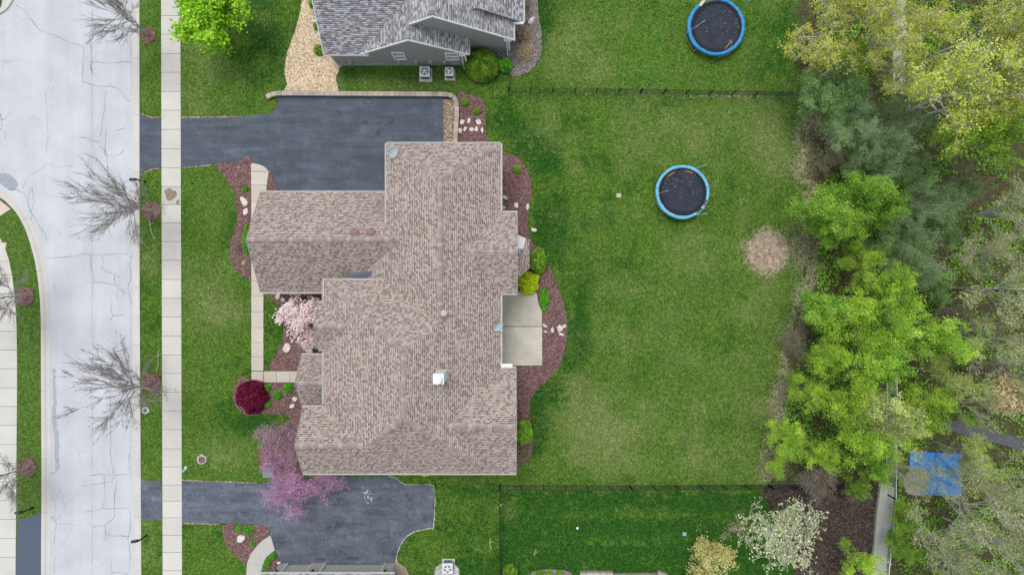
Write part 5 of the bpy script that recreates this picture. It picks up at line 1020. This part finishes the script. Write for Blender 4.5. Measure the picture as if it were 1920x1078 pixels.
for i, (pts, lb) in enumerate((([(279, 410), (281, 422), (284, 436), (290, 448)], 'long pale dead branch on the grass below the upper street tree'), ([(298, 655), (296, 668), (297, 682), (293, 698)], 'pale crooked root above the mulch ring of the lower street tree'), ([(1005, 1030), (1001, 1040)], 'short stick on the lawn near the black fence'), ([(920, 1008), (918, 1018), (921, 1030)], 'forked twig on the lawn beside the fence return'))):
    b = MB(); P = [W(*p, .04) for p in pts]; b.path(P, .025, 5); b.tube(P[1], P[1]+Vector((.25, .2, .03)), .015, n=5); tag(b.build('branch', M_twig, loc=P[0]), lb, 'branch')

# ------------------------------------------------------------------ shrubs and flowers
shrub('round_bush', 903, 119, 33, 1.9, L_box, 'large round clipped dark green bush against the grey sided wall', n=9000, ls=.055, rough=.05, lump=.03, ry=31)
shrub('leafy_bush', 947, 121, 14, 1.0, L_herb, 'bright green leafy bush between the clipped bush and the grey mulch', n=900, ls=.09, lump=.1)
for (x, y, r, l) in ((597, 93, 10, 'low green bush beside the gravel at the grey house corner'), (594, 47, 8, 'small green bush half under the grey roof edge'), (585, 5, 8, 'small green bush at the top of the gold gravel')): shrub('low_bush', x, y, r, .7, L_mid, l, 'low bushes along the grey house gravel', n=700, ls=.06)
for (x, y, r, l) in ((872, 191, 8, 'upper round bush in the mulch beside the retaining wall'), (894, 207.5, 7, 'lower round bush in the mulch beside the retaining wall'), (970, 317, 8, 'small round bush in the mulch east of the brown roof')): shrub('ball_bush', x, y, r, .55, L_box, l, 'small round clipped bushes', n=1500, ls=.035, rough=.06)
shrub('evergreen_bush', 1009, 489, 17, 1.7, L_mid, 'tall mid green bush between the bay roof and the patio bed', n=4000, ls=.07, lump=.12, ry=25)
shrub('yellow_bush', 990, 530, 21, 1.4, L_yel, 'bright yellow bush at the upper corner of the patio', n=3600, ls=.06, lump=.2, ry=22)
shrub('flower_clump', 1020, 561, 9, .5, L_herb, 'tall clump of bright green shoots beside the patio edge', n=1500, ls=.06, ry=23, lump=.1)
shrub('round_bush', 982, 812, 17.5, 1.4, L_mid, 'rounded green bush at the lower right corner of the brown house', n=4000, ls=.06, lump=.08, ry=24)
shrub('twiggy_shrub', 978, 850, 17, .8, L_brown, 'brown bare twiggy shrub below the rounded green bush', n=1400, ls=.04, core=False, rough=.3)
shrub('red_maple', 469, 745, 30, 1.5, L_red, 'domed dark red Japanese maple at the corner of the front bed', n=7000, ls=.07, rough=.2, lump=.13, cat='maple', ry=32)
for (x, y, r, l) in ((499, 726, 8, 'green perennial between the red maple and the path'), (499, 755, 8, 'green perennial touching the lower side of the red maple'), (519, 741, 8.5, 'green perennial in the middle of the front bed'), (539, 728, 9.5, 'largest green perennial, below the front path end')): shrub('perennial', x, y, r, .45, L_herb, l, 'green perennials in the front bed', n=700, ls=.07, rough=.3, lump=.15)
shrub('tulip_clump', 459, 354, 6.5, .35, L_herb, 'green clump with white flowers above the long white rock', n=260, ls=.06, rough=.3)
shrub('creeping_plant', 461, 450, 7, .5, L_herb, 'bright green creeping plant along the garage gable', n=1600, ls=.06, ry=29, lump=.1)
shrub('tulip_clump', 457, 493, 5, .3, L_white, 'small white flowering clump at the lower end of the garage bed', n=160, ls=.05, core=False, rough=.4)
shrub('dry_grass', 448, 465, 9, .3, L_brown, 'brown dormant plant beside the creeping green plant', n=300, ls=.04, core=False, rough=.5)
for (x, y, r, l) in ((447, 991, 6, 'smaller green plant above the cream boulder'), (465, 995, 10, 'wider green plant above the cream boulder'), (473, 1019, 5, 'tiny green plant by the curved path')): shrub('perennial', x, y, r, .4, L_herb, l, 'green plants round the cream boulder', n=450, ls=.06, rough=.3)
for (x, y, r, l) in ((511, 1043, 7, 'upper green plant in the small bed by the bottom garage'), (501, 1054, 7, 'middle green plant in the small bed by the bottom garage'), (495, 1070, 6, 'lower green plant in the small bed by the bottom garage')): shrub('perennial', x, y, r, .4, L_herb, l, 'green plants by the bottom garage', n=450, ls=.06, rough=.3)
shrub('ball_bush', 956, 1073, 14, .9, L_box, 'rounded light green bush at the foot of the fence return', n=2500, ls=.05, rough=.06)
for (x, l) in ((1012, 'first small round bush in the bottom grey bed'), (1028, 'middle small round bush in the bottom grey bed'), (1049, 'last small round bush in the bottom grey bed')): shrub('ball_bush', x, 1077, 7, .5, L_box, l, 'small bushes in the bottom grey bed', n=900, ls=.04)
for (x, y, r, l) in ((982, 60, 14, 'straw coloured dormant grass clump by the grey house corner'), (985, 95, 20, 'brown dormant shrub in the grey mulch bend'), (985, 3, 10, 'straw coloured clump at the top beside the grey roof')): shrub('dormant_grass', x, y, r, .8, L_straw, l, 'dormant grasses beside the grey house', n=2200, ls=.04, core=False, rough=.45, ry=r*1.1)
shrub('green_patch', 562, 818, 8, .5, L_herb, 'narrow green plant against the lower gable of the brown house', n=500, ls=.06, ry=20)
shrub('low_bush', 583, 655, 9, .7, L_mid, 'dark green bush under the magnolia by the porch', n=600, ls=.07)
shrub('low_bush', 798, 889, 8, .35, L_yel, 'yellow green plant under the bottom gutter of the brown roof', n=300, ls=.05, ry=4)

# ------------------------------------------------------------------ trees
species('bare', 4, M_barks, L_dead, h=8.0, rad=2.9, trunk_h=1.2, n1=26, n2=12, n3=6, rt=.066, leaves=1600, lsize=.034, clump=.06, low=.16, twig=.0062, lift=-.03, fork=.10, follow=.72, wig=.3)
species('lime', 2, M_bark, L_lime, h=6.5, rad=3.1, trunk_h=1.6, n1=14, n2=9, n3=5, rt=.12, leaves=13000, lsize=.13, clump=.26, low=.22, lift=.04, fork=.5, regional=.3)
species('ygs', 5, M_barkg, L_yg, h=13, rad=4.2, trunk_h=5, n1=10, n2=8, n3=7, rt=.21, leaves=7200, lsize=.085, clump=.15, low=.42, twig=.017, lift=.03, regional=.3)
species('spring', 7, M_barkt, L_yd, h=9, rad=3.0, trunk_h=2.5, n1=10, n2=8, n3=7, rt=.10, leaves=11500, lsize=.066, clump=.17, low=.2, twig=.010, regional=.7)
species('mid', 4, M_bark, L_mid, h=8, rad=3.2, trunk_h=2, n1=11, n2=9, n3=7, rt=.11, leaves=12500, lsize=.082, clump=.20, low=.2, regional=.6)
species('soft', 3, M_bark, L_soft, h=7, rad=2.8, trunk_h=1.5, n1=13, n2=9, n3=6, rt=.09, leaves=13000, lsize=.085, clump=.17, low=.12, asp=.4, regional=.6, follow=.4)
species('cedar', 4, M_barkg, L_cedar, h=8, rad=3.2, trunk_h=2, n1=14, n2=10, n3=7, rt=.07, leaves=15000, lsize=.085, clump=.19, low=.1, twig=.0085, asp=.28, regional=.6, follow=.4)
species('bud', 5, M_barkg, L_bud, h=11, rad=3.8, trunk_h=3, n1=10, n2=8, n3=7, rt=.12, leaves=3300, lsize=.07, clump=.17, low=.28, twig=.0095, follow=.55, regional=.6)
species('pale', 3, M_barkg, L_pale, h=9, rad=3.0, trunk_h=2.5, n1=10, n2=8, n3=7, rt=.11, leaves=5200, lsize=.074, clump=.16, low=.2, twig=.011, regional=.6, follow=.4)
species('tan', 1, M_bark, L_tan, h=7, rad=2.2, trunk_h=2, n1=9, n2=7, n3=5, rt=.09, leaves=4200, lsize=.12, clump=.2, low=.3)
species('dogwood', 1, M_barkg, L_white, h=6, rad=3.3, trunk_h=1.8, n1=12, n2=9, n3=6, rt=.13, leaves=2500, lsize=.09, clump=.12, low=.28, twig=.014, regional=.2)
species('twiggy', 2, M_barkt, L_brown, h=3.5, rad=2.2, trunk_h=.4, n1=16, n2=10, n3=7, rt=.045, leaves=4200, lsize=.06, clump=.16, low=.05, twig=.008, fork=.1, regional=.6)
species('gold', 1, M_bark, L_gold, h=4, rad=2.2, trunk_h=.8, n1=14, n2=9, n3=6, rt=.06, leaves=5000, lsize=.075, clump=.15, low=.1, twig=.007, fork=.2, follow=.5)
species('magnolia', 1, M_barks, L_pinkw, h=3.2, rad=1.9, trunk_h=.4, n1=13, n2=8, n3=6, rt=.05, leaves=3300, lsize=.085, clump=.13, low=.15, twig=.007, fork=.15)
species('redbud', 1, M_barks, L_purple, h=5.2, rad=2.9, trunk_h=1.2, n1=18, n2=10, n3=8, rt=.05, leaves=5600, lsize=.046, clump=.10, low=.2, twig=.006, fork=.2, lift=.02, follow=.45, regional=.4)
species('mauve', 1, M_barks, L_mauve, h=3.2, rad=1.9, trunk_h=.4, n1=14, n2=9, n3=6, rt=.04, leaves=5200, lsize=.055, clump=.15, low=.1, twig=.006, fork=.15)
gS = 'bare street trees in mulch rings'
plant_tree('bare_tree', 'bare', 0, 0, 90, 7.7, 'bare street tree in the mulch ring beside the stained pavement slab', gS, base=(285, 395), zc=.5)
plant_tree('bare_tree', 'bare', 0, 0, 96, 8.0, 'bare street tree in the mulch ring above the lower driveway', gS, base=(285, 717), zc=.5)
plant_tree('bare_tree', 'bare', 0, 0, 70, 8.0, 'bare street tree beside the lime green tree at the top edge', gS, base=(280, 66), zc=.5)
plant_tree('bare_tree', 'bare', 0, 0, 76, 7.8, 'bare tree across the street in the upper mulch ring', gS, base=(50, 556), zc=.5)
plant_tree('bare_tree', 'bare', 0, 0, 76, 7.8, 'bare tree across the street above the dark side driveway', gS, base=(56, 874), zc=.5)
plant_tree('lime_tree', 'lime', 388, 18, 79, 6.4, 'dense bright lime green tree over the pavement at the top edge', zc=.6)
plant_tree('magnolia', 'magnolia', 562, 590, 48, 3.0, 'pink white magnolia in full flower in the courtyard bed', cat='magnolia', zc=.6)
plant_tree('magnolia', 'magnolia', 583, 638, 26, 2.0, 'smaller pink white magnolia branch clump beside the porch roof', cat='magnolia', zc=.6, rot=1.0)
plant_tree('redbud_tree', 'redbud', 568, 912, 84, 3.8, 'purple flowering redbud spreading over the worn driveway', cat='redbud', zc=.6, rot=.12, ry=52)
plant_tree('flowering_shrub', 'mauve', 522, 820, 44, 2.2, 'dusty pink twiggy shrub above the electrical cabinet', cat='shrub', zc=.6)
plant_tree('flowering_shrub', 'mauve', 545, 866, 38, 1.8, 'dusty pink twiggy shrub against the lower gable', cat='shrub', zc=.6)
plant_tree('redbud_tree', 'redbud', 511, 862, 28, 2.6, 'small purple redbud clump around the electrical cabinet', cat='redbud', zc=.6, rot=2.0)
# the wood on the east side: (species, name, x, y, apparent radius, height, label)
WOOD = [
 ('soft', 'conifer', 1545, 165, 52, 6, 'soft green conifer at the end of the mesh fence'), ('soft', 'conifer', 1585, 185, 50, 6, 'soft green conifer just inside the wood below the mesh fence end'), ('soft', 'conifer', 1515, 205, 30, 4, 'small soft green conifer below the mesh fence end by the lawn'),
 ('cedar', 'cedar', 1600, 245, 55, 7, 'grey green wispy cedar above the bright green maple'), ('cedar', 'cedar', 1670, 230, 62, 8, 'grey green cedar below the end of the upper pale path'), ('cedar', 'cedar', 1640, 300, 55, 7, 'grey green cedar directly above the bright green maple crown'), ('soft', 'conifer', 1705, 325, 42, 6, 'soft green conifer at the edge of the leaf strewn clearing'),
 ('cedar', 'cedar', 1740, 385, 58, 7, 'blue green cedar below the leaf strewn clearing'), ('cedar', 'cedar', 1690, 420, 50, 6, 'blue green cedar right of the bright green maple'), ('cedar', 'cedar', 1710, 485, 55, 7, 'blue green cedar above the end of the white rail fence'), ('soft', 'conifer', 1770, 430, 36, 5, 'soft green conifer beside the blue green cedars'), ('soft', 'conifer', 1655, 465, 36, 5, 'soft green conifer under the bright green maple'),
 ('ygs', 'budding_maple', 1556, 62, 96, 9, 'sparse yellow green maple reaching over the upper lawn'), ('ygs', 'budding_maple', 1645, 70, 84, 13, 'sparse yellow green maple over the upper pale path'), ('ygs', 'budding_maple', 1770, 175, 105, 15, 'tall yellow green maple below the upper pale path with pale limbs'), ('ygs', 'budding_maple', 1740, 45, 66, 12, 'yellow green maple right of the upper pale path'), ('ygs', 'budding_maple', 1868, 45, 84, 14, 'yellow green maple in the top corner of the wood'), ('ygs', 'budding_maple', 1880, 160, 88, 14, 'yellow green maple below the top corner of the wood'),
 ('ygs', 'budding_maple', 1690, 150, 52, 10, 'small yellow green maple leaning over the end of the upper pale path'), ('bud', 'budding_tree', 1752, 900, 48, 7, 'thin grey budding tree standing over the blue court'),
 ('spring', 'spring_maple', 1865, 260, 76, 12, 'dense yellow green maple above the leaf strewn clearing'), ('spring', 'spring_maple', 1790, 265, 48, 10, 'yellow green maple bordering the clearing'), ('spring', 'spring_maple', 1600, 110, 36, 8, 'small yellow green tree behind the soft green conifers'), ('ygs', 'budding_maple', 1640, -30, 80, 12, 'yellow green maple cut by the top edge above the upper pale path'),
 ('mid', 'bright_maple', 1535, 395, 58, 7, 'bright green maple lobe nearest the lawn and the bare patch'), ('mid', 'bright_maple', 1608, 370, 50, 7.5, 'bright green maple behind the lawn side lobe'), ('mid', 'bright_maple', 1645, 400, 42, 7.5, 'bright green maple next to the blue green cedars'), ('mid', 'bright_maple', 1570, 425, 46, 6.5, 'bright green maple above the yellow green mass'),
 ('spring', 'spring_maple', 1612, 480, 40, 6, 'small yellow green tree below the bright green maples'), ('spring', 'spring_maple', 1650, 530, 52, 8, 'yellow green tree left of the white rail fence end'), ('mid', 'bright_maple', 1540, 580, 46, 7, 'green tree at the lawn edge level with the patio'), ('spring', 'spring_maple', 1600, 600, 60, 9, 'yellow green tree set back from the lawn level with the patio'), ('spring', 'spring_maple', 1680, 610, 56, 9, 'yellow green tree by the white fence level with the patio'), ('mid', 'bright_maple', 1655, 560, 40, 7, 'green tree under the rail fence end'),
 ('spring', 'spring_maple', 1750, 640, 56, 10, 'yellow green tree east of the white picket fence'), ('pale', 'spring_maple', 1790, 705, 46, 9, 'small yellow tree east of the picket fence above the dark path'), ('spring', 'spring_maple', 1530, 665, 46, 8, 'bright yellow green tree at the lawn edge'), ('spring', 'spring_maple', 1600, 690, 58, 9, 'yellow green tree in the middle of the mass'), ('mid', 'bright_maple', 1650, 670, 50, 8, 'green tree in the middle of the yellow green mass'), ('spring', 'spring_maple', 1510, 725, 36, 7, 'yellow tree leaning over the lawn'),
 ('spring', 'spring_maple', 1575, 760, 60, 8, 'yellow green tree above the twiggy brown shrub'), ('pale', 'spring_maple', 1655, 770, 66, 10, 'broad pale yellow green tree above the blue court'), ('spring', 'spring_maple', 1740, 760, 52, 9, 'yellow green tree directly above the blue court'), ('spring', 'spring_maple', 1625, 830, 60, 8, 'yellow green tree left of the blue court'), ('pale', 'spring_maple', 1690, 815, 36, 8, 'yellow green tree over the top corner of the blue court'), ('mid', 'bright_maple', 1640, 880, 30, 5, 'green tree above the pale concrete path'),
 ('pale', 'spring_maple', 1835, 858, 44, 8, 'yellow green tree right of the blue court'), ('spring', 'spring_maple', 1480, 820, 46, 4.5, 'low yellow green shrub at the lawn edge above the picket fence'), ('spring', 'spring_maple', 1540, 845, 40, 5, 'low yellow green shrub behind the twiggy brown one'), ('spring', 'spring_maple', 1455, 870, 26, 3, 'smallest yellow green shrub near the end of the picket fence'), ('mid', 'bright_maple', 1604, 915, 20, 4, 'small bright green sapling over the dark mulch'),
 ('bud', 'budding_tree', 1880, 395, 72, 10, 'cream budding tree right of the leaf strewn clearing'), ('bud', 'budding_tree', 1830, 480, 72, 9, 'cream budding tree over the white rail fence'), ('bud', 'budding_tree', 1885, 540, 84, 11, 'grey branched budding tree at the far right level with the rail fence'), ('bud', 'budding_tree', 1850, 635, 66, 9, 'grey branched budding tree below the rail fence'), ('bud', 'budding_tree', 1905, 690, 60, 9, 'grey budding tree behind the tan leaved tree'), ('bud', 'budding_tree', 1820, 760, 50, 8, 'thin budding tree beside the dark path'),
 ('bud', 'budding_tree', 1800, 885, 56, 8, 'grey budding tree whose bare limbs cross the blue court'), ('bud', 'budding_tree', 1752, 1005, 72, 9, 'grey budding tree below the blue court'), ('bud', 'budding_tree', 1830, 960, 84, 11, 'largest cream budding tree in the lower corner'), ('bud', 'budding_tree', 1900, 900, 74, 10, 'cream budding tree at the right edge below the dark path'), ('bud', 'budding_tree', 1890, 1035, 84, 11, 'cream budding tree in the bottom corner'), ('bud', 'budding_tree', 1790, 1060, 70, 9, 'cream budding tree at the bottom edge'), ('bud', 'budding_tree', 1690, 880, 34, 6, 'thin budding tree over the white picket fence by the court'),
 ('mid', 'bright_maple', 1700, 970, 34, 4, 'green sapling below the blue court beside the fence'), ('mid', 'bright_maple', 1690, 1025, 32, 4, 'green sapling beside the lower picket fence'), ('tan', 'tan_tree', 1878, 740, 44, 7, 'tan leaved tree above the dark path at the right'), ('spring', 'spring_maple', 1610, 1055, 40, 5, 'small yellow green tree on the dark mulch at the bottom edge'),
 ('dogwood', 'dogwood', 1462, 1005, 84, 6, 'pale cream leafed tree with a leaning grey trunk over the mulch edge'), ('twiggy', 'bare_shrub', 1530, 900, 44, 3.4, 'brown twiggy shrub at the end of the picket fence'), ('twiggy', 'bare_shrub', 1600, 960-40, 20, 2.4, 'small twiggy shrub by the dark mulch'), ('gold', 'willow_shrub', 1332, 1048, 52, 3.6, 'golden weeping shrub at the bottom of the striped lawn'),
 ('soft', 'conifer', 1800, 360, 30, 4, 'low green shrub in the leaf strewn clearing'), ('soft', 'conifer', 1840, 1000, 30, 3, 'low green shrub below the largest budding tree'), ('soft', 'conifer', 1760, 545, 30, 3, 'low green shrub under the rail fence'), ('twiggy', 'bare_shrub', 1790, 600, 40, 3.5, 'brown twiggy thicket below the rail fence'), ('twiggy', 'bare_shrub', 1850, 700, 40, 3.5, 'brown twiggy thicket left of the tan leaved tree'), ('twiggy', 'bare_shrub', 1480, 640, 24, 1.6, 'low brown scrub between lawn and wood level with the patio'), ('twiggy', 'bare_shrub', 1560, 300, 30, 2.5, 'brown twiggy scrub above the bright green maples')]
for sp_, nm, x, y, r, h, l in WOOD:
    plant_tree(nm, sp_, x, y, r, h, l, 'trees and shrubs of the wood on the east side', cat='shrub' if 'shrub' in nm else ('cedar' if nm == 'cedar' else 'tree'), zc=.65)
# undergrowth nobody could count
rs = np.random.RandomState(77); N = 90000; x = rs.uniform(1460, 2050, N); y = rs.uniform(-80, 1160, N)
cl = vnoise(x/26, y/26, 21)*.6+vnoise(x/9, y/9, 22)*.4; wb = np.interp(y, [-60, 300, 560, 760, 860, 920, 1080], [1530, 1530, 1530, 1470, 1470, 1660, 1670])
clr = (((x-1815)/75)**2+((y-355)/30)**2 < 1) | ((x > 1690) & (x < 1812) & (y > 838) & (y < 935)) | ((x > 1632) & (x < 1682) & (y > 895)) | ((x > 1670) & (x < 1702) & (y < 172)) | ((x > 1765) & (y > 785+(x-1775)*.26) & (y < 810+(x-1775)*.26))
k = (x > wb) & (cl > .43) & ~clr; x, y, cl = x[k], y[k], cl[k]
C = np.stack([(x-960)*S, (539-y)*S, rs.uniform(.05, .55, len(x))*(cl-.3)*2.2], 1)
o = leafcloud('undergrowth', C, .09, L_mid, 5, None, .6, tint=vnoise(x/40, y/40, 30)*.6); tag(o, 'green undergrowth scattered over the woodland floor', None, None, 'stuff')

# coarse turf: standing clumps of longer blades over the lawns and along the edges of beds
rs = np.random.RandomState(91); N = 52000; x = rs.uniform(262, 1500, N); y = rs.uniform(-20, 1100, N)
def inside(px_, py_, poly):
    r = np.zeros(len(px_), bool); n_ = len(poly)
    for i in range(n_):
        (xa, ya), (xb, yb) = poly[i], poly[(i+1) % n_]
        if ya == yb: continue
        c_ = ((ya > py_) != (yb > py_)) & (px_ < (xb-xa)*(py_-ya)/(yb-ya)+xa); r ^= c_
    return r
bad = np.zeros(N, bool)
for poly in KEEP_OUT: bad |= inside(x, y, poly)
bad |= (x > 301) & (x < 342); bad |= (x > 330) & (x < 1062) & (y > 286) & (y < 892) & (x > 470); bad |= (np.hypot(x-1280, y-360) < 30) | (np.hypot(x-1343, y-50) < 30) | (np.hypot(x-1437, y-474) < 52)
bad |= vnoise(x/30, y/30, 50)*.6+vnoise(x/8, y/8, 51)*.4 < .40
k = ~bad; x, y = x[k], y[k]; C = np.stack([(x-960)*S, (539-y)*S, rs.uniform(.012, .05, len(x))], 1)
o = leafcloud('grass', C, .06, leafmat('grass_blades', [(0, (0.03, 0.085, 0.008)), (0.5, (0.085, 0.16, 0.02)), (0.85, (0.17, 0.25, 0.05)), (1, (0.42, 0.42, 0.20))], 0.15), 8, None, .2, asp=.22); tag(o, None, None, None, 'stuff')
